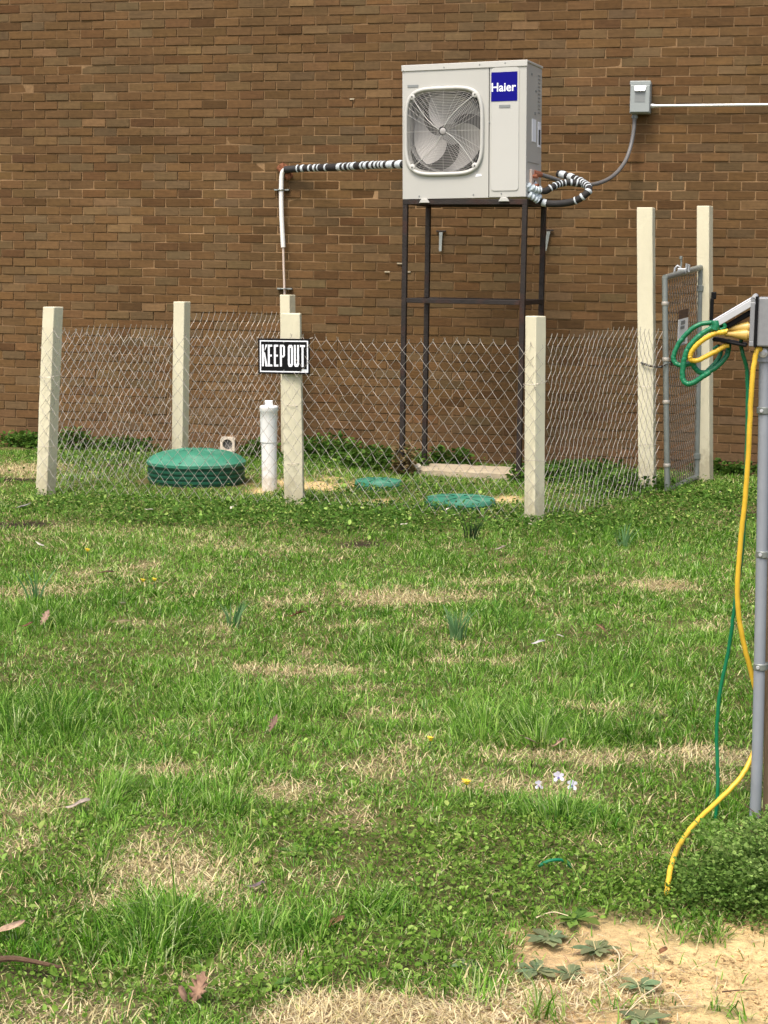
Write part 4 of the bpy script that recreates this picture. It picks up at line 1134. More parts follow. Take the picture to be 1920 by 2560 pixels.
# ------------------------------------------------------------------ outlet post at the right edge
YP = -8.47
def make_outlet_post():
    b0 = G(1888, 2075); 
    # wooden stake
    st = thing('wooden_stake', (b0.x + .09, -8.37, 0), 'weathered wooden stake behind the grey conduit at the right edge', 'post')
    tb, tt = P(1909, 2060, -8.40), P(1921, 745, -8.40)
    mb = MB()
    vs = []
    for (p, z) in ((tb, -.08), (tt, tt.z)):
        for a, d in ((0, 0), (.09, 0), (.09, .09), (0, .09)): vs.append((p.x + a, -8.415 + d, z))
    mb.add(vs, [(3, 2, 1, 0), (4, 5, 6, 7), (0, 1, 5, 4), (1, 2, 6, 5), (2, 3, 7, 6), (3, 0, 4, 7)]); mb.build('stake', M['wood'], st, bevel=.004)
    cp = thing('conduit_pole', (b0.x, YP, 0), 'grey upright conduit pipe carrying the outlet box beside the shrub', 'conduit')
    mb = MB(); mb.tube(spline([Vector((b0.x - .003, YP, -.06)), P(1893, 1900, YP), P(1899, 1650, YP), P(1906, 1300, YP), P(1911, 1000, YP), P(1912, 866, YP)], 4), .0148, 20); mb.build('pipe', M['conduit'], cp, smooth=True)
    for px, py in ((1901, 1666), (1907, 1385), (1910, 1026)):
        q = P(px, py, YP)
        mb = MB(); mb.lathe([(.0165, -.009), (.0185, -.007), (.0185, .007), (.0165, .009)], q, 18); mb.box(q + Vector((.035, .02, 0)), (.05, .006, .016)); mb.build('strap', M['steel_pipe'], cp, smooth=True)
        mb = MB(); mb.lathe([(.005, 0), (.004, .004)], q + Vector((-.006, -.0175, 0)), 8, M=Matrix.Rotation(math.pi / 2, 3, 'X')); mb.build('screw', M['lidmetal'], cp)
    q = P(1912, 868, YP)
    mb = MB(); mb.lathe([(.021, -.036), (.021, -.012), (.024, -.010), (.024, .0)], q, 18); mb.build('coupling', M['conduit'], cp, smooth=True)
    # box
    a, b_ = P(1896, 743, YP - .05), P(1920, 867, YP - .05)
    h = a.z - b_.z; W_ = .105
    bx = thing('outlet_box', (a.x + W_ / 2, YP, b_.z), 'grey weatherproof outlet box with its flap propped open by plugs', 'electrical box')
    mb = MB(); mb.box((a.x + W_ / 2, YP, (a.z + b_.z) / 2), (W_, .10, h)); mb.build('housing', M['outlet'], bx, bevel=.004)
    zc = (a.z + b_.z) / 2
    mb = MB(); mb.box((a.x - .0035, YP, zc), (.006, .112, h + .004)); mb.build('gasket', M['black'], bx)
    x0 = a.x - .0066
    mb = MB()
    for (c, s) in (((x0 - .006, YP, a.z - .006), (.012, .112, .014)), ((x0 - .006, YP, b_.z + .007), (.012, .112, .014)), ((x0 - .006, YP - .049, zc), (.012, .014, h - .026)), ((x0 - .006, YP + .049, zc), (.012, .014, h - .026))): mb.box(c, s)
    mb.build('cover_frame', M['outlet'], bx, bevel=.002)
    mb = MB(); mb.box((x0 - .002, YP, zc), (.004, .083, h - .028)); rc = mb.build('receptacle', M['dark'], bx)
    for dz in (.03, -.03):
        mb = MB(); mb.lathe([(.016, 0), (.016, .006)], (x0 - .004, YP, zc + dz), 16, M=Matrix.Rotation(-math.pi / 2, 3, 'Y')); mb.build('socket', M['black'], rc)
    # flap: shallow tray hinged at the top, sloping out to the left
    hp, ep = P(1887, 741, YP - .056), P(1782, 803, YP - .056)
    d = (ep - hp).normalized(); L_ = (ep - hp).length
    dv = Vector((0, 1, 0)); up = d.cross(dv).normalized()
    if up.z < 0: up = -up
    Mr = Matrix((d, dv, up)).transposed()
    mid = (hp + ep) / 2; mid.y = YP
    mb = MB(); mb.box(mid, (L_, .110, .006), Mr); fl = mb.build('flap', M['lidmetal'], bx, bevel=.002)
    mb = MB()
    for sy in (-1, 1): mb.box(mid + dv * (sy * .053) - up * .010, (L_ - .012, .005, .016), Mr)
    mb.box(mid + d * (L_ / 2 - .004) - up * .010, (.006, .101, .016), Mr)
    mb.build('flap_rim', M['lidmetal'], fl, bevel=.001)
    mb = MB(); mb.tube([hp + Vector((0, -.0, .0)), hp + Vector((0, .112, 0))], .006, 10); mb.build('hinge_pin', M['lidmetal'], bx, smooth=True)
    mb = MB(); mb.box(mid + d * .03 - up * .019 + Vector((.02, 0, 0)), (.085, .085, .014), Mr); mb.build('flap_underside', M['black'], fl, bevel=.003)  # black block along the underside of the flap
    mb = MB(); q0, q1 = P(1783, 846, YP), P(1868, 863, YP); mb.box((q0 + q1) / 2, ((q1 - q0).length, .09, .008), Matrix.Rotation(-math.atan2(q1.z - q0.z, q1.x - q0.x), 3, 'Y')); mb.build('lower_lip', M['black'], bx, bevel=.003)
    mb = MB(); mb.lathe([(.012, 0), (.012, .006), (.005, .008)], P(1908, 882, YP - .02), 12, M=Matrix.Rotation(math.pi / 2, 3, 'X')); mb.build('mounting_screw', M['lidmetal'], bx)
make_outlet_post()

def cord_px(pts, r, name, mat, parent, k=8):
    q = spline([P(a, b_, Y) for a, b_, Y in pts], k)
    q = [p + Vector((random.gauss(0, .0004), random.gauss(0, .0004), random.gauss(0, .0003))) for p in q]
    mb = MB(); mb.tube(q, r, 12); return mb.build(name, mat, parent, smooth=True)
def Z6(x, y): return 1640 + x / 5.925, 700 + y / 5.925
def make_cords():
    y0 = YP
    gc = thing('extension_cord', P(1760, 880, y0), 'thick green extension cord looped at the outlet and trailing to the ground', 'cord')
    f = lambda L, Y0, Y1: [(*Z6(a, b_), Y0 + (Y1 - Y0) * i / (len(L) - 1)) for i, (a, b_) in enumerate(L)]
    A = [(1000, 700), (930, 650), (840, 636), (700, 645), (560, 705), (420, 835), (320, 975), (262, 1120), (268, 1200), (312, 1248), (400, 1268), (500, 1242), (560, 1230)]
    cord_px(f(A, y0 - .01, y0 - .03), .0062, 'coil', M['gcord'], gc)
    B = [(900, 640), (860, 690), (700, 785), (560, 905), (462, 1040), (415, 1200), (392, 1380), (408, 1490), (470, 1540), (560, 1518), (690, 1435), (800, 1365)]
    cord_px(f(B, y0 - .04, y0 - .06), .0068, 'coil', M['gcord'], gc)
    D = [(545, 1190), (560, 1270), (610, 1340), (670, 1372), (770, 1362), (900, 1283), (1015, 1170), (1065, 1070), (1078, 960), (1060, 880)]
    cord_px(f(D, y0 - .035, y0 + .01), .0066, 'coil', M['gcord'], gc)
    E_ = [(700, 1395), (800, 1310), (900, 1200), (960, 1080), (930, 985), (850, 1035)]
    cord_px(f(E_, y0 - .01, y0 + .02), .0058, 'coil', M['gcord'], gc)
    E2 = [(1000, 640), (1020, 690), (970, 735), (915, 700), (930, 650), (990, 640)]
    cord_px(f(E2, y0 - .05, y0 - .045), .005, 'coil', M['gcord'], gc)
    K = [(870, 612), (885, 680), (868, 750)]
    cord_px(f(K, y0 - .052, y0 - .055), .010, 'wrap', M['gcord'], gc)
    dn = [(1858, 835, y0), (1852, 862, y0), (1860, 895, y0), (1867, 925, y0 + .01), (1869, 1000, y0 + .015), (1866, 1150, y0 + .02), (1858, 1350, y0 + .02), (1836, 1520, y0 + .01), (1822, 1620, y0 + .02), (1800, 1730, y0 + .02), (1792, 1830, y0 + .02), (1794, 1930, y0 + .01), (1793, 2000, y0), (1783, 2080, y0), (1760, 2120, y0), (1750, 2160, y0 - .02)]
    cord_px(dn, .0050, 'drop', M['gcord'], gc)
    g2 = thing('cord_scrap', onG(1420, 2190), 'short bit of green cord lying in the low weeds left of the shrub', 'cord')
    mb = MB(); mb.tube(spline([onG(1345, 2188, .02), onG(1375, 2190, .035), onG(1410, 2186, .03), onG(1430, 2184, .01)], 6), .004, 8); mb.build('strand', M['gcord'], g2, smooth=True)
    yc = thing('extension_cord', P(1760, 900, y0), 'yellow extension cord looped at the outlet box and sagging to the shrub', 'cord')
    Yl = [(1060, 760), (980, 775), (880, 790), (760, 850), (640, 930), (550, 1030), (505, 1120), (515, 1180), (570, 1195), (650, 1180), (780, 1110), (900, 1050), (1000, 985), (1080, 965)]
    cord_px(f(Yl, y0 - .06, y0 - .03), .0064, 'loop', M['ycord'], yc)
    yd = [(1912, 905, y0 + .03), (1906, 882, y0 - .01), (1895, 872, y0 - .035), (1886, 905, y0 - .04), (1878, 990, y0 - .04), (1867, 1200, y0 - .03), (1853, 1340, y0 - .02), (1844, 1460, y0 - .01), (1847, 1540, y0), (1862, 1620, y0 + .015), (1880, 1690, y0 + .03), (1896, 1760, y0 + .036), (1897, 1830, y0 + .034), (1880, 1890, y0 + .02), (1850, 1945, y0 - .02), (1800, 1998, y0 - .07), (1745, 2050, y0 - .15), (1708, 2098, y0 - .24), (1684, 2145, G(1684, 2145, .045).y), (1672, 2195, G(1672, 2195, .03).y), (1667, 2230, G(1667, 2230, .012).y), (1664, 2262, G(1664, 2262, -.03).y)]
    cord_px(yd, .0067, 'drop', M['ycord'], yc)
    # plugs
    for i, (x0, y0_, x1, y1, dy) in enumerate(((1000, 720, 1400, 700, -.03), (1000, 760, 1400, 760, -.005), (1010, 800, 1380, 810, -.035))):
        a, b_ = P(*Z6(x0, y0_), YP + dy), P(*Z6(x1, y1), YP + dy)
        pl = thing('plug', b_, ('upper', 'middle', 'lower')[i] + ' translucent yellow plug pushed into the outlet box', 'plug', 'yellow plugs in the outlet box')
        mb = MB(); mb.tube([a, a.lerp(b_, .3), a.lerp(b_, .55), a.lerp(b_, .8), b_], [.006, .007, .011, .0145, .013], 12); mb.build('grip', M['plug'], pl, smooth=True)
        mb = MB(); mb.tube([a.lerp(b_, .86), a.lerp(b_, .93)], [.0158, .0158], 12); mb.build('collar', M['plug'], pl, smooth=True)
make_cords()

# ------------------------------------------------------------------ lawn and plants
CRND = np.random.default_rng(5)
HOLES = []
def holes(x, y):
    k = np.zeros_like(x, bool)
    for (hx, hy, hr) in HOLES: k |= (x - hx) ** 2 + (y - hy) ** 2 < hr * hr
    return k
for o in C.objects:
    if o.name.startswith('septic_hatch'): HOLES.append((o.location.x, o.location.y, .17 if not HOLES else .22))
    if o.name.startswith('septic_riser'): HOLES.append((o.location.x, o.location.y - .03, .40))
    if o.name.startswith('cleanout'): HOLES.append((o.location.x, o.location.y, .06))
for pst in (LF, MF, RF, RT, RR, LR, MR): HOLES.append((pst.x, pst.y, .05))
slx0, slx1, sly0, sly1 = AL.x - .02, AR.x + .02, AL.y + .12, AL.y + .58

def scatter(n, d0=2.95, d1=13.6, margin=.40):
    d = CRND.uniform(d0, d1, n)
    half = .2215 * d * 1.02 + margin
    l = CRND.uniform(-1, 1, n) * half
    m2 = int(n * .20)                      # thinner turf carried on past both sides of the view
    d2 = CRND.uniform(d0, d1, m2)
    l2 = (.2215 * d2 * 1.02 + margin + CRND.uniform(0, .9, m2)) * np.where(CRND.random(m2) < .5, -1, 1)
    d, l = np.concatenate([d, d2]), np.concatenate([l, l2])
    x = FWD[0] * d + LAT[0] * l; y = CAM_Y + FWD[1] * d + LAT[1] * l
    k = (y < -.03) & ~holes(x, y) & ~((x > slx0) & (x < slx1) & (y > sly0) & (y < sly1))
    return x[k], y[k], d[k]

def blades(name, x, y, h, w, az, incl, curve, cols, mat, label):
    """tapering two-segment blades: 5 vertices, 3 triangles"""
    n = len(x); z = ground_z(x, y) - .004
    dx, dy = np.cos(az), np.sin(az)
    rot = az + np.pi / 2 + CRND.normal(0, .5, n)
    sx, sy = np.cos(rot) * w / 2, np.sin(rot) * w / 2
    s1, c1 = np.sin(incl), np.cos(incl)
    i2 = np.minimum(incl + curve, 1.9)
    m_ = .55 * h
    mx, my, mz = x + dx * s1 * m_, y + dy * s1 * m_, z + c1 * m_
    e = .45 * h
    tx, ty, tz = mx + dx * np.sin(i2) * e, my + dy * np.sin(i2) * e, mz + np.cos(i2) * e
    tz = np.maximum(tz, z + .003)
    V = np.empty((n, 5, 3), np.float32)
    V[:, 0] = np.stack([x - sx, y - sy, z], 1); V[:, 1] = np.stack([x + sx, y + sy, z], 1)
    V[:, 2] = np.stack([mx + sx * .8, my + sy * .8, mz], 1); V[:, 3] = np.stack([mx - sx * .8, my - sy * .8, mz], 1)
    V[:, 4] = np.stack([tx, ty, tz], 1)
    b = np.arange(n)[:, None] * 5
    f = np.concatenate([b + np.array([[0, 1, 2, 3]]), b + np.array([[3, 2, 4]])], 1)
    lt = np.tile([4, 3], n)
    o = np_mesh(name, V.reshape(-1, 3), f.ravel(), lt, np.repeat(cols, 5, 0), mat)
    return tag(o, label, kind='stuff')

def leaves_mesh(x, y, z, size, az, tilt, roll, cols, fold=.25, round_=.75):
    """small folded leaves: 6 vertices, two quads"""
    n = len(x)
    ca, sa = np.cos(az), np.sin(az); ct, st = np.cos(tilt), np.sin(tilt); cr, sr = np.cos(roll), np.sin(roll)
    T = np.stack([ca * ct, sa * ct, st], 1)
    S0 = np.stack([-sa, ca, np.zeros(n)], 1); N0 = np.cross(T, S0)
    S = S0 * cr[:, None] + N0 * sr[:, None]; Nn = np.cross(T, S)
    b = np.stack([x, y, z], 1); s = size[:, None]
    V = np.empty((n, 6, 3), np.float32)
    V[:, 0] = b; V[:, 3] = b + T * s - Nn * s * .06
    wv = s * round_ / 2
    V[:, 1] = b + T * s * .28 + S * wv + Nn * s * fold * .5; V[:, 2] = b + T * s * .72 + S * wv * .9 + Nn * s * fold * .4
    V[:, 5] = b + T * s * .28 - S * wv + Nn * s * fold * .5; V[:, 4] = b + T * s * .72 - S * wv * .9 + Nn * s * fold * .4
    i = np.arange(n)[:, None] * 6
    f = np.concatenate([i + np.array([[0, 1, 2, 3]]), i + np.array([[0, 3, 4, 5]])], 1)
    return V.reshape(-1, 3), f.ravel(), np.full(2 * n, 4), np.repeat(cols, 6, 0)

def mixcol(a, b, t): return np.array(a)[None] * (1 - t[:, None]) + np.array(b)[None] * t[:, None]

G_DARK, G_MID, G_LITE, G_YEL, G_BLUE = (.036, .116, .005), (.110, .262, .014), (.280, .460, .090), (.350, .420, .110), (.090, .245, .052)
STRAW, STRAW2, TAN = (.74, .63, .36), (.50, .40, .19), (.34, .24, .115)

def make_lawn():
    # living blades
    x, y, d = scatter(690000)
    dirt, dry, tall, cov, mud = field(x, y, DIRT, 1.5, .6), dryf(x, y), field(x, y, TALL, 1.4, .3), field(x, y, COVER, 1.5, .35), field(x, y, MUD, 2, .3)
    n1, n2, n3 = fbm(x, y, .45, 200), fbm(x, y, .14, 210), vnoise(x, y, .05, 220)
    keep = (1 - .86 * np.clip(dry, 0, 1)) * (1 - .985 * np.clip(dirt * 1.7, 0, 1) * (1 - .92 * np.clip(tall * 1.3, 0, 1))) * (1 - .45 * cov) * (1 - .95 * mud) * (.50 + .80 * n2 + .35 * np.clip(tall, 0, 1)) * np.where(y > -3.0, .75, 1)
    k = CRND.random(len(x)) < keep
    x, y, d, dry, tall, cov, n1, n2, n3 = (q[k] for q in (x, y, d, dry, tall, cov, n1, n2, n3))
    n = len(x)
    h = .015 + .018 * n1 + .026 * np.clip(n2 - .45, 0, 1) * 2 + .062 * tall
    h = h * CRND.lognormal(0, .33, n) * (1 - .25 * dry) * (1 - .25 * cov)
    h = np.clip(h, .012, .20)
    w = CRND.uniform(.0020, .0042, n) * (1 + .25 * (d > 7))
    # blades fan outwards from the middle of each clump
    cs = np.where(tall > .5, .17, .085)
    gx, gy = np.floor(x / cs), np.floor(y / cs)
    jx, jy = vnoise(gx * 3.7, gy * 5.3, 1.0, 231), vnoise(gx * 4.9, gy * 2.7, 1.0, 233)
    ox, oy = x - (gx + .25 + .5 * jx) * cs, y - (gy + .25 + .5 * jy) * cs
    rad_ = np.hypot(ox, oy) / cs
    az0 = np.arctan2(oy, ox)
    az = np.where(CRND.random(n) < .68, az0 + CRND.normal(0, .45, n), CRND.uniform(0, 2 * np.pi, n))
    incl = np.clip(np.abs(CRND.normal(.30, .28, n)) + .85 * rad_, .05, 1.35)
    h = h * (1.15 - .45 * np.clip(rad_, 0, 1))
    curve = np.abs(CRND.normal(.5, .4, n))
    t = CRND.random(n)
    c = mixcol(G_MID, G_DARK, np.clip(t * 1.0 + .25 * tall, 0, 1))
    li = np.clip((fbm(x, y, .6, 240) - .35) * 3, 0, 1) * .5 + .18
    c = np.where((CRND.random(n) < li)[:, None], mixcol(G_LITE, G_MID, CRND.random(n)), c)
    c = np.where((CRND.random(n) < .10 + .22 * dry)[:, None], mixcol(G_YEL, G_LITE, CRND.random(n)), c)
    c = np.where((CRND.random(n) < .05 + .2 * np.clip((fbm(x, y, .5, 250) - .6) * 5, 0, 1))[:, None], mixcol(G_BLUE, G_MID, CRND.random(n)), c)
    c = np.where((CRND.random(n) < .07)[:, None], np.array([[.50, .58, .26]]), c)  # scattered highlights put into the colour as pale blades
    c = c * CRND.uniform(.70, 1.35, n)[:, None]
    blades('lawn_grass', x, y, h, w, az, incl, curve, c, M['leaf'], 'green lawn grass with longer tufts in front of the fence')
    # dead blades and thatch
    x, y, d = scatter(330000)
    dirt, dry, cov, mud = field(x, y, DIRT, 1.5, .6), dryf(x, y), field(x, y, COVER, 1.5, .35), field(x, y, MUD, 2, .3)
    n2 = fbm(x, y, .16, 260)
    keep = np.clip(.10 + .95 * dry + 1.1 * np.clip(n2 - .5, 0, 1) * 2, 0, 1) * (1 - .80 * np.clip(dirt * 1.8, 0, 1) * np.clip(1.25 - dry, 0, 1)) * (1 - .4 * cov) * (1 - .8 * mud)
    k = CRND.random(len(x)) < keep
    x, y, d, dry = x[k], y[k], d[k], dry[k]; n = len(x)
    h = CRND.lognormal(math.log(.032), .4, n) * (1 + .3 * dry); h = np.clip(h, .010, .065)
    w = CRND.uniform(.0016, .0036, n) * (1 + .25 * (d > 7))
    az = CRND.uniform(0, 2 * np.pi, n); incl = np.clip(CRND.normal(1.12, .30, n), .2, 1.5); curve = np.abs(CRND.normal(.4, .35, n))
    t = CRND.random(n)
    c = mixcol(STRAW, STRAW2, t); c = np.where((CRND.random(n) < .18)[:, None], mixcol(TAN, STRAW2, CRND.random(n)), c)
    c = np.where((CRND.random(n) < .15)[:, None], mixcol(G_YEL, STRAW, CRND.random(n)), c)
    c = c * CRND.uniform(.75, 1.2, n)[:, None]
    blades('dry_grass', x, y, h, w, az, incl, curve, c, M['straw'], 'pale straw-coloured dead grass in patches across the lawn')
    # matted pale thatch in the dead patches
    x, y, d = scatter(480000)
    dry, mud = dryf(x, y), field(x, y, MUD, 2, .3)
    k = (CRND.random(len(x)) < np.clip((dry - .25) * 1.5, 0, 1) * (1 - mud)) & (dry > .25)
    x, y, d = x[k], y[k], d[k]; n = len(x)
    h = CRND.lognormal(math.log(.021), .35, n)
    c = mixcol((.86, .76, .47), (.56, .45, .24), CRND.random(n)) * CRND.uniform(.8, 1.15, n)[:, None]
    blades('straw_thatch', x, y, np.clip(h, .008, .045), CRND.uniform(.0018, .0036, n), CRND.uniform(0, 6.28, n), np.clip(CRND.normal(1.15, .28, n), .3, 1.5), np.abs(CRND.normal(.2, .2, n)), c, M['straw'], 'matted pale thatch in the dead patches of lawn')
    # creeping leafy weeds
    x, y, d = scatter(430000)
    dirt, dry, cov, mud = field(x, y, DIRT, 1.5, .6), dryf(x, y), field(x, y, COVER, 1.5, .35), field(x, y, MUD, 2, .3)
    n2 = fbm(x, y, .12, 270)
    keep = np.clip(.03 + .9 * cov * (.4 + n2), 0, 1) * (1 - .97 * np.clip(dirt * 1.7, 0, 1)) * (1 - .6 * dry) * (1 - .8 * mud)
    k = CRND.random(len(x)) < keep
    x, y, d, cov, n2 = x[k], y[k], d[k], cov[k], n2[k]; n = len(x)
    far = (y > -4.2)
    size = CRND.lognormal(math.log(.0098), .34, n) * np.where(far, 1.6, 1.0)
    z = ground_z(x, y) + CRND.uniform(.004, .022, n) * (1 + .8 * n2) * np.where(far, 1.9, 1.0)
    c = mixcol((.085, .175, .014), (.185, .295, .045), CRND.random(n))
    c = np.where(far[:, None], mixcol((.048, .125, .012), (.105, .205, .028), CRND.random(n)), c)
    c = np.where((CRND.random(n) < .12)[:, None], mixcol(G_YEL, G_LITE, CRND.random(n)), c)
    c = c * CRND.uniform(.7, 1.3, n)[:, None]
    V, f, lt, cc = leaves_mesh(x, y, z, size, CRND.uniform(0, 2 * np.pi, n), CRND.normal(.2, .5, n), CRND.normal(0, .5, n), c, .25, .62)
    o = np_mesh('ground_cover', V, f, lt, cc, M['leaf'])
    tag(o, 'low creeping broadleaf weeds spreading through the lawn', kind='stuff')
    # straws and bits of litter on the bare ground
    x, y, d = scatter(42000, 2.95, 4.6)
    dry, dirt = dryf(x, y), field(x, y, DIRT, 1.5, .6)
    k = CRND.random(len(x)) < np.clip(dirt * 1.6, 0, 1) * (.03 + .75 * dry)
    x, y = x[k], y[k]; n = len(x)
    h = CRND.lognormal(math.log(.040), .5, n); h = np.clip(h, .01, .14)
    c = mixcol((.72, .61, .40), (.34, .20, .12), CRND.random(n) ** 1.2) * CRND.uniform(.7, 1.15, n)[:, None]
    blades('straw_litter', x, y, h, CRND.uniform(.0015, .0034, n), CRND.uniform(0, 6.28, n), np.full(n, 1.42), CRND.normal(.08, .1, n), c, M['straw'], 'dead straw and litter lying on the bare sandy dirt')
make_lawn()
def make_grit():
    n = 5200
    x, y, d = scatter(n * 6, 2.95, 4.4, .3)
    k = field(x, y, DIRT, 1.5, .6) > .45
    x, y = x[k][:n], y[k][:n]; n = len(x)
    z = ground_z(x, y) - .011
    r = CRND.lognormal(math.log(.0022), .55, n); r = np.clip(r, .0008, .011)
    o6 = np.array([(1, 0, 0), (0, 1, 0), (-1, 0, 0), (0, -1, 0), (0, 0, .7), (0, 0, -.7)])
    V = np.stack([x, y, z], 1)[:, None, :] + o6[None] * r[:, None, None] * CRND.uniform(.6, 1.3, (n, 6, 1))
    tri = np.array([(0, 1, 4), (1, 2, 4), (2, 3, 4), (3, 0, 4), (1, 0, 5), (2, 1, 5), (3, 2, 5), (0, 3, 5)])
    f = (np.arange(n)[:, None, None] * 6 + tri[None]).ravel()
    t = CRND.random(n)
    c = mixcol((.72, .51, .25), (.42, .27, .13), t ** 1.8) * CRND.uniform(.8, 1.15, n)[:, None]
    o = np_mesh('soil_clods', V.reshape(-1, 3), f, np.full(n * 8, 3), np.repeat(c, 6, 0), M['soil'], smooth=False)
    tag(o, 'small clods and grit scattered over the bare sandy dirt', kind='stuff')
make_grit()

# ------------------------------------------------------------------ single plants
def foliage_part(parent, name, ctr, rad, n, size, c1, c2, seed, up=.3, mat=None, shell=.35, flat=0.0, narrow=.75):
    g = np.random.default_rng(seed)
    v = g.normal(0, 1, (n, 3)); v /= np.linalg.norm(v, axis=1)[:, None]
    v[:, 2] = np.abs(v[:, 2]) * (1 - flat)
    r = g.random(n) ** shell
    lump = .75 + .5 * vnoise(v[:, 0] * 2 + 5, v[:, 1] * 2 + v[:, 2] * 1.7, .45, seed % 50)
    p = v * (r * lump)[:, None] * np.array(rad)[None]
    x, y, z = ctr[0] + p[:, 0], ctr[1] + p[:, 1], ctr[2] + p[:, 2]
    az = np.arctan2(p[:, 1], p[:, 0]) + g.normal(0, .8, n)
    c = mixcol(c1, c2, g.random(n)) * g.uniform(.65, 1.35, n)[:, None]
    s = size * g.lognormal(0, .3, n)
    V, f, lt, cc = leaves_mesh(x, y, z, s, az, g.normal(up, .45, n), g.normal(0, .5, n), c, .25, narrow)
    return np_mesh(name, V, f, lt, cc, mat or M['leaf'], parent)
def stems_part(parent, base, rad, n, seed, r=.0022, mat=None, name='stem'):
    g = random.Random(seed); mb = MB()
    for i in range(n):
        a = g.uniform(0, 6.28); k = g.uniform(.3, .95)
        b0 = Vector(base) + Vector((math.cos(a) * rad[0] * .25 * k, math.sin(a) * rad[1] * .25 * k, -.02))
        e = Vector(base) + Vector((math.cos(a) * rad[0] * k, math.sin(a) * rad[1] * k, rad[2] * g.uniform(.6, 1.0) * (1.15 - .5 * k)))
        mdl = b0.lerp(e, .5) + Vector((g.gauss(0, .01), g.gauss(0, .01), rad[2] * .12))
        mb.tube(spline([b0, mdl, e], 3), [r * (1 - .6 * j / 6) for j in range(7)], 4)
    return mb.build(name, mat or M['bark'], parent)

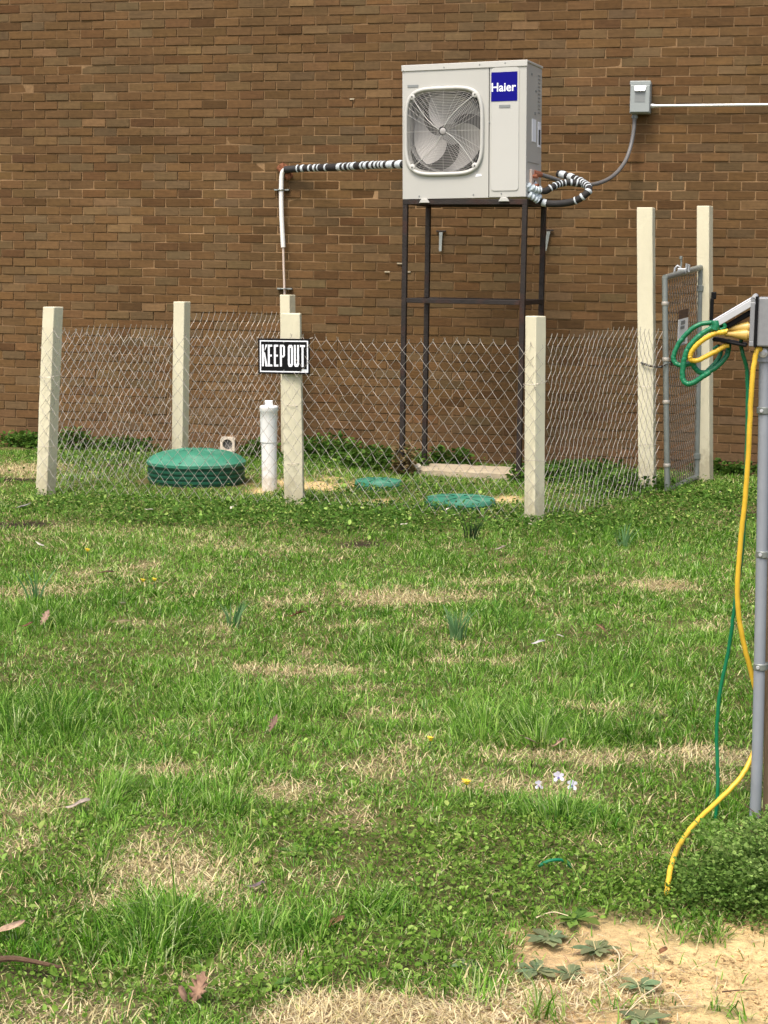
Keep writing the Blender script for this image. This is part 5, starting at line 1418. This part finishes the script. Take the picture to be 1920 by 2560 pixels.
def make_plants():
    # leafy shrub round the pole
    c = onG(1905, 2270); c = Vector((c.x + .13, c.y + .12, c.z))
    s = thing('shrub', c, 'low bushy green shrub with tiny round leaves around the grey conduit', 'shrub')
    foliage_part(s, 'foliage', c + Vector((0, .05, .0)), (.29, .30, .17), 15000, .0084, (.075, .165, .018), (.31, .44, .12), 301, .35, shell=.5, narrow=.85)
    foliage_part(s, 'foliage', c + Vector((.25, .25, .0)), (.35, .35, .21), 11000, .0084, (.075, .165, .018), (.31, .44, .12), 302, .35, shell=.5, narrow=.85)
    foliage_part(s, 'foliage', c + Vector((-.17, -.05, -.01)), (.25, .20, .075), 7500, .0080, (.060, .135, .016), (.17, .27, .055), 303, .25, shell=.33, narrow=.85)
    stems_part(s, c + Vector((.05, .08, 0)), (.30, .30, .24), 60, 7, .0016)
    for k in range(16):
        a = random.uniform(0, 6.28); rr_ = random.uniform(.05, .27)
        foliage_part(s, 'sprig', c + Vector((.03 + rr_ * math.cos(a), .05 + rr_ * math.sin(a), .10 * (1.2 - rr_ / .3))), (.05, .05, random.uniform(.07, .13)), 170, .0085, (.07, .15, .02), (.27, .38, .11), 700 + k, .5, shell=.6, narrow=.8)
    # weeds along the wall foot
    W = [((80, 1106), (.34, .14, .15), 1100, 'dark leafy weed clump at the wall foot left of the fence'),
         ((190, 1118), (.15, .12, .20), 600, 'upright dark weed at the wall foot behind the left front post'),
         ((310, 1135), (.32, .15, .12), 900, 'spreading weed against the wall behind the left fence run'),
         ((650, 1140), (.16, .12, .17), 700, 'weed tuft at the wall between the drain outlet and clean-out pipe'),
         ((810, 1150), (.32, .22, .24), 1800, 'bushy weed against the wall just right of the middle post'),
         ((960, 1160), (.30, .22, .20), 1500, 'bushy weed beside the left leg of the steel stand'),
         ((1010, 1120), (.09, .08, .28), 350, 'thin browning weed climbing the left front stand leg'),
         ((1120, 1148), (.22, .10, .17), 700, 'weed behind the concrete slab under the stand'),
         ((1345, 1170), (.20, .18, .15), 800, 'weed at the right end of the concrete slab'),
         ((1460, 1175), (.34, .26, .16), 1500, 'weeds inside the fence left of the tall gate post'),
         ((1560, 1190), (.24, .30, .14), 1100, 'weeds along the right fence run before the tall post'),
         ((1815, 1180), (.26, .10, .13), 700, 'low weed at the wall right of the tall far post')]
    for i, ((px, py), rad, n, lab) in enumerate(W):
        q = P(px, py, -.17 if py < 1152 else -.5)
        yy = {4: -.25, 5: -.9, 6: AL.y + .03, 7: -.35, 8: AR.y + .05, 9: -1.0, 10: -1.6, 11: -.14}.get(i, -.15)
        q = P(px, py, yy); q.z = gz(q.x, q.y)
        rad = (rad[0], rad[1], rad[2] * .78); n = int(n * .8)
        t = thing('weed_clump', q, lab, 'weed', 'weeds along the wall foot')
        c1, c2 = ((.036, .100, .012), (.115, .205, .030)) if i != 6 else ((.12, .09, .03), (.26, .19, .09))
        foliage_part(t, 'foliage', q + Vector((0, 0, .01)), rad, n, .030, c1, c2, 400 + i, .2, shell=.42)
        stems_part(t, q, rad, 10, 60 + i, .003)
    # blue-green narrow leaf clumps (spring bulbs)
    Bl = [((578, 1572), .11, 26, 'blue-green bulb leaves upright in the lawn below the middle post'),
          ((92, 1512), .15, 16, 'tall blue-green bulb leaves standing near the left edge of lawn'),
          ((1142, 1600), .12, 30, 'wide blue-green bulb leaf clump in the mid lawn below the stand'),
          ((1560, 1372), .11, 22, 'blue-green bulb leaf clump just below the fence corner at right'),
          ((1178, 1352), .13, 24, 'dark narrow-leaved clump in front of the wider green lid')]
    for i, ((px, py), h, n, lab) in enumerate(Bl):
        q = onG(px, py)
        t = thing('bulb_leaves', q, lab, 'plant', 'bulb leaf clumps in the lawn')
        for part in range(2):
            g = np.random.default_rng(500 + i * 2 + part); m_ = n // 2
            V = []; F = []; 
            for j in range(m_):
                a = g.uniform(0, 6.28); r0 = g.uniform(0, .035); l = g.uniform(.1, .65); hh = h * g.uniform(.7, 1.15); wv = g.uniform(.003, .0055); az = g.uniform(0, 6.28)
                bx_, by_ = q.x + math.cos(a) * r0, q.y + math.sin(a) * r0
                b0 = len(V)
                for k in range(5):
                    tt = k / 4; off = l * hh * tt * tt; ww = wv * (1 - .75 * tt ** 2)
                    cx_, cy_, cz_ = bx_ + math.cos(a) * off, by_ + math.sin(a) * off, q.z - .01 + hh * tt
                    V += [(cx_ - math.cos(az) * ww, cy_ - math.sin(az) * ww, cz_), (cx_ + math.cos(az) * ww, cy_ + math.sin(az) * ww, cz_)]
                    if k: F += [b0 + 2 * k - 2, b0 + 2 * k - 1, b0 + 2 * k + 1, b0 + 2 * k]
            V = np.array(V); nf = len(F) // 4
            cc = mixcol((.095, .215, .075), (.19, .33, .14), np.repeat(g.random(m_), 10)) if i != 4 else mixcol((.03, .05, .025), (.05, .10, .03), np.repeat(g.random(m_), 10))
            np_mesh('leaf_blades' if part else 'outer_leaf_blades', V, np.array(F), np.full(nf, 4), cc, M['leaf'], t)
    # flat rosettes on the dirt: every leaf a part
    Rz = [((1369, 2344), .062, 9, 'grey-green rosette weed on the upper left edge of bare dirt'), ((1493, 2374), .062, 10, 'round rosette weed alone on the bare sand'),
          ((1340, 2420), .066, 9, 'broad rosette weed left of the bare sand, lower one'), ((1424, 2432), .050, 8, 'small rosette weed touching the broad one on the dirt'),
          ((1440, 2305), .066, 8, 'bright green rosette weed at the top edge of the dirt'), ((1600, 2474), .052, 8, 'green rosette weed among straw in the middle of dirt'),
          ((1170, 2410), .045, 7, 'small weed rosette where the lawn meets the straw'), ((680, 2470), .05, 8, 'broad-leaved weed rosette right of the oak leaf'), ((740, 2140), .06, 8, 'broad-leaved weed rosette in the left lawn'),
          ((1610, 2552), .06, 9, 'rosette weed at the bottom edge of the picture below the dirt')]
    for i, ((px, py), rr_, n, lab) in enumerate(Rz):
        q = onG(px, py); q.z -= .008
        t = thing('rosette_weed', q, lab, 'weed', 'rosette weeds near the bare dirt')
        g = random.Random(600 + i)
        n = n + 5
        for j in range(n):
            a = 2 * math.pi * j / n + g.gauss(0, .3); L_ = rr_ * g.uniform(.4, 1.0); wv = L_ * g.uniform(.22, .31); zt = g.uniform(.0, .22)
            d = Vector((math.cos(a), math.sin(a), 0)); sd_ = Vector((-math.sin(a), math.cos(a), 0))
            V = []
            for k in range(6):
                t_ = k / 5; ww = wv * (math.sin(math.pi * min(t_ * .86 + .14, 1)) ** .8) * (.22 + .78 * min(1, t_ * 1.7) ** 1.5); zc = .012 + zt * L_ * math.sin(t_ * 2.2) * .6
                c_ = q + d * (L_ * t_) + Vector((0, 0, zc))
                V += [c_ - sd_ * ww + Vector((0, 0, .18 * ww + g.gauss(0, .001))), c_ - Vector((0, 0, .1 * ww)), c_ + sd_ * ww + Vector((0, 0, .18 * ww + g.gauss(0, .001)))]
            F = []
            for k in range(5):
                for m2 in range(2): F += [k * 3 + m2, k * 3 + m2 + 1, k * 3 + m2 + 4, k * 3 + m2 + 3]
            base = np.array((.165, .235, .115)) if i not in (4, 7, 8) else np.array((.12, .23, .045))
            cc = np.tile(base * g.uniform(.7, 1.5) * np.array((g.uniform(.9, 1.4), 1, 1)), (18, 1))
            np_mesh('leaf', np.array([tuple(v) for v in V]), np.array(F), np.full(10, 4), cc, M['leaf'], t, smooth=True)
make_plants()

def flat_part(name, outline, ctr, az, parent, col, curl=.3, size=1.0, mat=None, seed=0, pitch=0.0, lift=0.0):
    """a thin curled sheet from an outline (unit units), lying at ctr"""
    g = random.Random(seed)
    n = len(outline)
    ca, sa = math.cos(az), math.sin(az)
    pts = [(0, 0)] + list(outline)
    V = []
    for s in (1, -1):
        for (a, b_) in pts:
            z = curl * (b_ * b_ * 1.6 + a * a * .3) + .04 * math.sin(a * 7 + seed) * curl
            x_, y_ = a * size, b_ * size
            zz = z * size + s * .0006 + math.sin(pitch) * x_ + lift; x_ *= math.cos(pitch)
            V.append((ctr[0] + ca * x_ - sa * y_, ctr[1] + sa * x_ + ca * y_, ctr[2] + zz))
    F, LT = [], []
    for k in range(n):
        k2 = (k + 1) % n
        F += [0, 1 + k, 1 + k2]; LT.append(3)
        F += [n + 1, n + 2 + k2, n + 2 + k]; LT.append(3)
        F += [1 + k, n + 2 + k, n + 2 + k2, 1 + k2]; LT.append(4)
    return np_mesh(name, np.array(V), np.array(F), np.array(LT), np.tile(np.array(col), (len(V), 1)), mat or M['litter'], parent)
OAK = [(-.5, .02), (-.38, .10), (-.30, .07), (-.22, .26), (-.12, .12), (-.02, .34), (.08, .14), (.18, .33), (.26, .12), (.36, .22), (.40, .09), (.52, .06), (.52, -.06), (.40, -.10), (.35, -.24), (.26, -.12), (.16, -.34), (.07, -.15), (-.03, -.33), (-.12, -.12), (-.22, -.24), (-.30, -.07), (-.38, -.10), (-.5, -.02)]
OVAL = [(.5 * math.cos(t), .24 * math.sin(t) * (1 + .25 * math.cos(t))) for t in np.linspace(0, 2 * math.pi, 14)[:-1]]
def make_litter():
    def leaf(px, py, size, az, col, lab, outline=OAK, curl=.5, pitch=0.0, lift=.02, stem=True, cat='dead leaf', grp='dead leaves on the lawn'):
        q = onG(px, py)
        t = thing('dead_leaf', q, lab, cat, grp)
        flat_part('blade', outline, q, az, t, col, curl, size, seed=int(px), pitch=pitch, lift=lift)
        if stem:
            mb = MB(); dx, dy = math.cos(az), math.sin(az)
            mb.tube([(q.x - dx * size * .48, q.y - dy * size * .48, q.z + lift + .004 - math.sin(pitch) * size * .48 + curl * size * .07), (q.x - dx * size * .75, q.y - dy * size * .75, q.z + lift + .008 - math.sin(pitch) * size * .55)], .0012, 5); mb.build('leaf_stem', M['bark'], t)
    leaf(495, 2520, .064, 1.3, (.30, .18, .115), 'pinkish brown lobed oak leaf standing up near the bottom edge', curl=.75, pitch=.95, lift=.036)
    leaf(458, 2522, .034, 2.6, (.24, .15, .10), 'small curled brown leaf touching the upright oak leaf', OVAL, .5, .9, .03)
    leaf(22, 2368, .075, .35, (.55, .37, .24), 'tan folded leaf cut off by the left edge', OVAL, .8, .35, .035)
    leaf(742, 1568, .07, .2, (.16, .08, .03), 'dark brown curled leaf on the lawn below the middle post', OAK, 1.0, .3, .05)
    leaf(682, 1850, .056, 1.0, (.24, .15, .11), 'greyish brown upright leaf in the left middle of the lawn', OAK, .9, 1.0, .04)
    leaf(112, 1580, .07, 1.2, (.36, .24, .17), 'faded brown leaf near the tall bulb leaves at left', OAK, .6, .9, .045)
    leaf(68, 1590, .05, .6, (.20, .09, .05), 'small red-brown leaf at the left edge of the lawn', OVAL, .9, .3, .035)
    leaf(303, 1578, .08, .1, (.30, .25, .12), 'olive brown flat leaf left of the first bulb clump', OVAL, .5, .1, .035)
    leaf(1345, 1628, .055, .4, (.60, .56, .52), 'pale grey leaf with a dark end right of the lawn centre', OVAL, .8, .2, .04)
    leaf(1503, 1597, .055, 2.6, (.24, .14, .07), 'brown leaf in the right half of the lawn', OAK, .9, .4, .04)
    leaf(265, 1453, .08, .2, (.13, .07, .04), 'dark brown flat leaf beside a straw patch at left', OVAL, .5, .05, .035)
    leaf(838, 2325, .05, .9, (.20, .11, .05), 'dark brown crumpled leaf in the foreground centre', OVAL, 1.0, .3, .02)
    leaf(640, 2232, .045, .3, (.20, .15, .14), 'grey crumpled leaf on the dry foreground patch', OVAL, 1.0, .2, .02)
    leaf(1395, 1885, .05, .4, (.40, .27, .17), 'tan leaf under the long dark tuft at right', OAK, .8, .5, .03)
    leaf(1328, 1878, .055, .7, (.34, .26, .20), 'grey-brown leaf left of the tan one under the long tuft', OVAL, .8, -.5, .03)
    leaf(195, 2045, .07, .3, (.52, .42, .34), 'pale tan crumpled leaf in the left foreground', OVAL, .9, .3, .025)
    leaf(1250, 1392, .06, .3, (.40, .33, .26), 'pale brown leaf in the grass below the right front post', OVAL, .8, .3, .045)
    leaf(1480, 1305, .06, .8, (.15, .07, .04), 'dark red-brown leaf right of the right front post', OVAL, .8, .3, .045)
    leaf(60, 1286, .09, .4, (.33, .30, .28), 'large grey leaf below the left front post', OVAL, .8, .3, .05)
    leaf(1655, 2388, .03, .9, (.24, .11, .05), 'tiny red-brown leaf scrap on the bare sand', OVAL, .9, .3, .006, stem=False)
    # fallen stick and stalks
    def stick(pts, r, lab, mat, name='twig', cat='twig', grp=None):
        q = onG(*pts[0][:2])
        t = thing(name, q, lab, cat, grp)
        mb = MB(); mb.tube(spline([onG(a, b_, z) for a, b_, z in pts], 5), [r * (1 - .5 * i / (5 * (len(pts) - 1))) for i in range(5 * (len(pts) - 1) + 1)], 7); mb.build('shaft', mat, t, smooth=True)
    stick([(-30, 2432, .02), (30, 2436, .03), (90, 2440, .028), (155, 2441, .02)], .0075, 'dark fallen stick at the lower left edge of the lawn', M['bark'])
    pale = pm('dry_stalk', (.62, .50, .32), .8, 0, .15, 40)
    stick([(1340, 2305, .012), (1380, 2302, .02), (1420, 2306, .014)], .0018, 'pale dry stalk at the top edge of the dirt', pale, 'stalk', 'stalk', 'pale stalks on the dirt')
    stick([(1500, 2466, .006), (1540, 2450, .012), (1570, 2425, .012), (1590, 2400, .006)], .0017, 'long pale curved stalk across the bare sand', pale, 'stalk', 'stalk', 'pale stalks on the dirt')
    stick([(1532, 2374, .006), (1548, 2400, .01), (1545, 2436, .006)], .0017, 'short bent pale stalk right of the lone rosette', pale, 'stalk', 'stalk', 'pale stalks on the dirt')
    stick([(1652, 2456, .006), (1648, 2490, .02), (1600, 2520, .02), (1560, 2545, .006)], .0017, 'pale arched stalk over the lower weeds on the dirt', pale, 'stalk', 'stalk', 'pale stalks on the dirt')
    stick([(1660, 2494, .006), (1690, 2510, .02), (1712, 2525, .008)], .0016, 'small forked pale stalk at the lower right of the dirt', pale, 'stalk', 'stalk', 'pale stalks on the dirt')
    stick([(1805, 2484, .003), (1850, 2480, .005), (1890, 2477, .003)], .0016, 'thin dark twig flat on the bright sand at right', M['bark'], 'twig', 'twig')
    # flowers
    ym = pm('dandelion_yellow', (.78, .56, .03), .6, 0, .1, 60)
    for (px, py, s, lab) in ((218, 1400, .03, 'single dandelion high on the left lawn'), (356, 1478, .026, 'left one of a close pair of dandelions'), (385, 1474, .026, 'right one of a close pair of dandelions'), (1163, 1990, .03, 'flattened yellow dandelion in the foreground lawn'), (1073, 1882, .022, 'small dandelion left of the long dark tuft'), (1918, 1993, .02, 'dandelion by the foot of the conduit')):
        q = onG(px, py); t = thing('dandelion', q, lab, 'flower', 'dandelions in the lawn')
        h = .045 if py < 1800 else .03
        mb = MB(); mb.tube([q + Vector((0, 0, -.01)), q + Vector((.004, 0, h))], .0016, 5); mb.build('flower_stem', M['riser'], t)
        mb = MB()
        for j in range(22):
            a = j * 2.4; rr_ = s * .5 * (.55 + .45 * ((j * 7) % 5) / 4); tz = .3 + .5 * ((j * 3) % 4) / 4
            d = Vector((math.cos(a), math.sin(a), 0)); sd_ = Vector((-math.sin(a), math.cos(a), 0)); c0 = q + Vector((.004, 0, h))
            mb.add([c0 - sd_ * .002, c0 + sd_ * .002, c0 + d * rr_ + sd_ * .0025 + Vector((0, 0, rr_ * tz)), c0 + d * rr_ - sd_ * .0025 + Vector((0, 0, rr_ * tz))], [(0, 1, 2, 3)])
        mb.lathe([(.004, -.006), (s * .28, 0), (.001, s * .2)], c0, 10); mb.build('flower_head', ym, t)
    vm = pm('violet_petal', (.74, .72, .86), .55, 0, .05, 80); vc = pm('violet_throat', (.14, .09, .36), .6, 0, .1, 80)
    for (px, py, s, lab) in ((1348, 1962, .015, 'leftmost and smallest of the three pale violets'), (1397, 1942, .019, 'topmost of the three pale violets'), (1431, 1962, .018, 'rightmost of the three pale violets')):
        q = onG(px, py + 18); c0 = P(px, py, q.y); t = thing('violet', q, lab, 'flower', 'pale violets in the lawn')
        mb = MB(); mb.tube(spline([q, q.lerp(c0, .6) + Vector((0, .006, .006)), c0 + Vector((0, .004, 0))], 4), .0013, 5); mb.build('flower_stem', M['riser'], t)
        for j, a in enumerate((90, 40, 140, -35, 215) if True else ()):
            a = math.radians(a + random.gauss(0, 8)); d = Vector((math.cos(a), -.25, math.sin(a))); sd_ = Vector((-math.sin(a), 0, math.cos(a))) * s * .30
            mb = MB(); mb.add([c0, c0 + d * s * .35 + sd_ * .8, c0 + d * s * .75 + sd_, c0 + d * s * .95, c0 + d * s * .75 - sd_, c0 + d * s * .35 - sd_ * .8], [(0, 1, 2, 3), (0, 3, 4, 5)]); mb.build('petal', vm, t)
        mb = MB(); mb.lathe([(.001, -.004), (s * .2, 0), (.001, .004)], c0 + Vector((0, -.006, -.002)), 8, M=Matrix.Rotation(math.pi / 2, 3, 'X')); mb.build('throat', vc, t)
    # pale scraps in the weeds below the fence
    SCRAPS = ['whitish scrap in the weeds below the left front post, nearest the dome', 'whitish scrap in the grass just left of the middle post foot', 'small pale scrap touching the one left of the middle post foot', 'pale scrap in the weeds right of the middle post foot, leftmost of three', 'pale scrap in the weeds right of the middle post foot, rightmost of three', 'tiny pale scrap in the weeds between the middle post and green hatch', 'large white scrap in the grass in front of the green hatches', 'white scrap by the dark narrow-leaved clump, lower of two', 'white scrap by the dark narrow-leaved clump, upper of two', 'tiny white scrap directly under the right front post', 'tiny white scrap under the right side fence run', 'pale scrap at the far left just left of the first dandelion', 'cream scrap in the lawn below the middle post', 'tiny white scrap by the pale grey leaf right of the lawn centre', 'cream scrap beside the olive brown leaf at left', 'tiny white scrap in the far grass right of the gate']
    for i, (px, py, s) in enumerate(((372, 1298, .05), (580, 1292, .045), (588, 1284, .03), (905, 1288, .045), (925, 1284, .04), (870, 1294, .03), (1010, 1330, .045), (1130, 1310, .05), (1118, 1296, .03), (1325, 1334, .025), (1468, 1270, .025), (100, 1388, .05), (580, 1394, .045), (1400, 1620, .03), (308, 1545, .05), (1800, 1248, .03))):
        q = onG(px, py); t = thing('pale_scrap', q, SCRAPS[i], 'leaf scrap', 'pale leaf scraps in the grass')
        flat_part('scrap', OVAL, q, i * 1.7, t, (.66, .60, .48), .8, s, seed=i, pitch=.4 * math.sin(i), lift=.05)
make_litter()
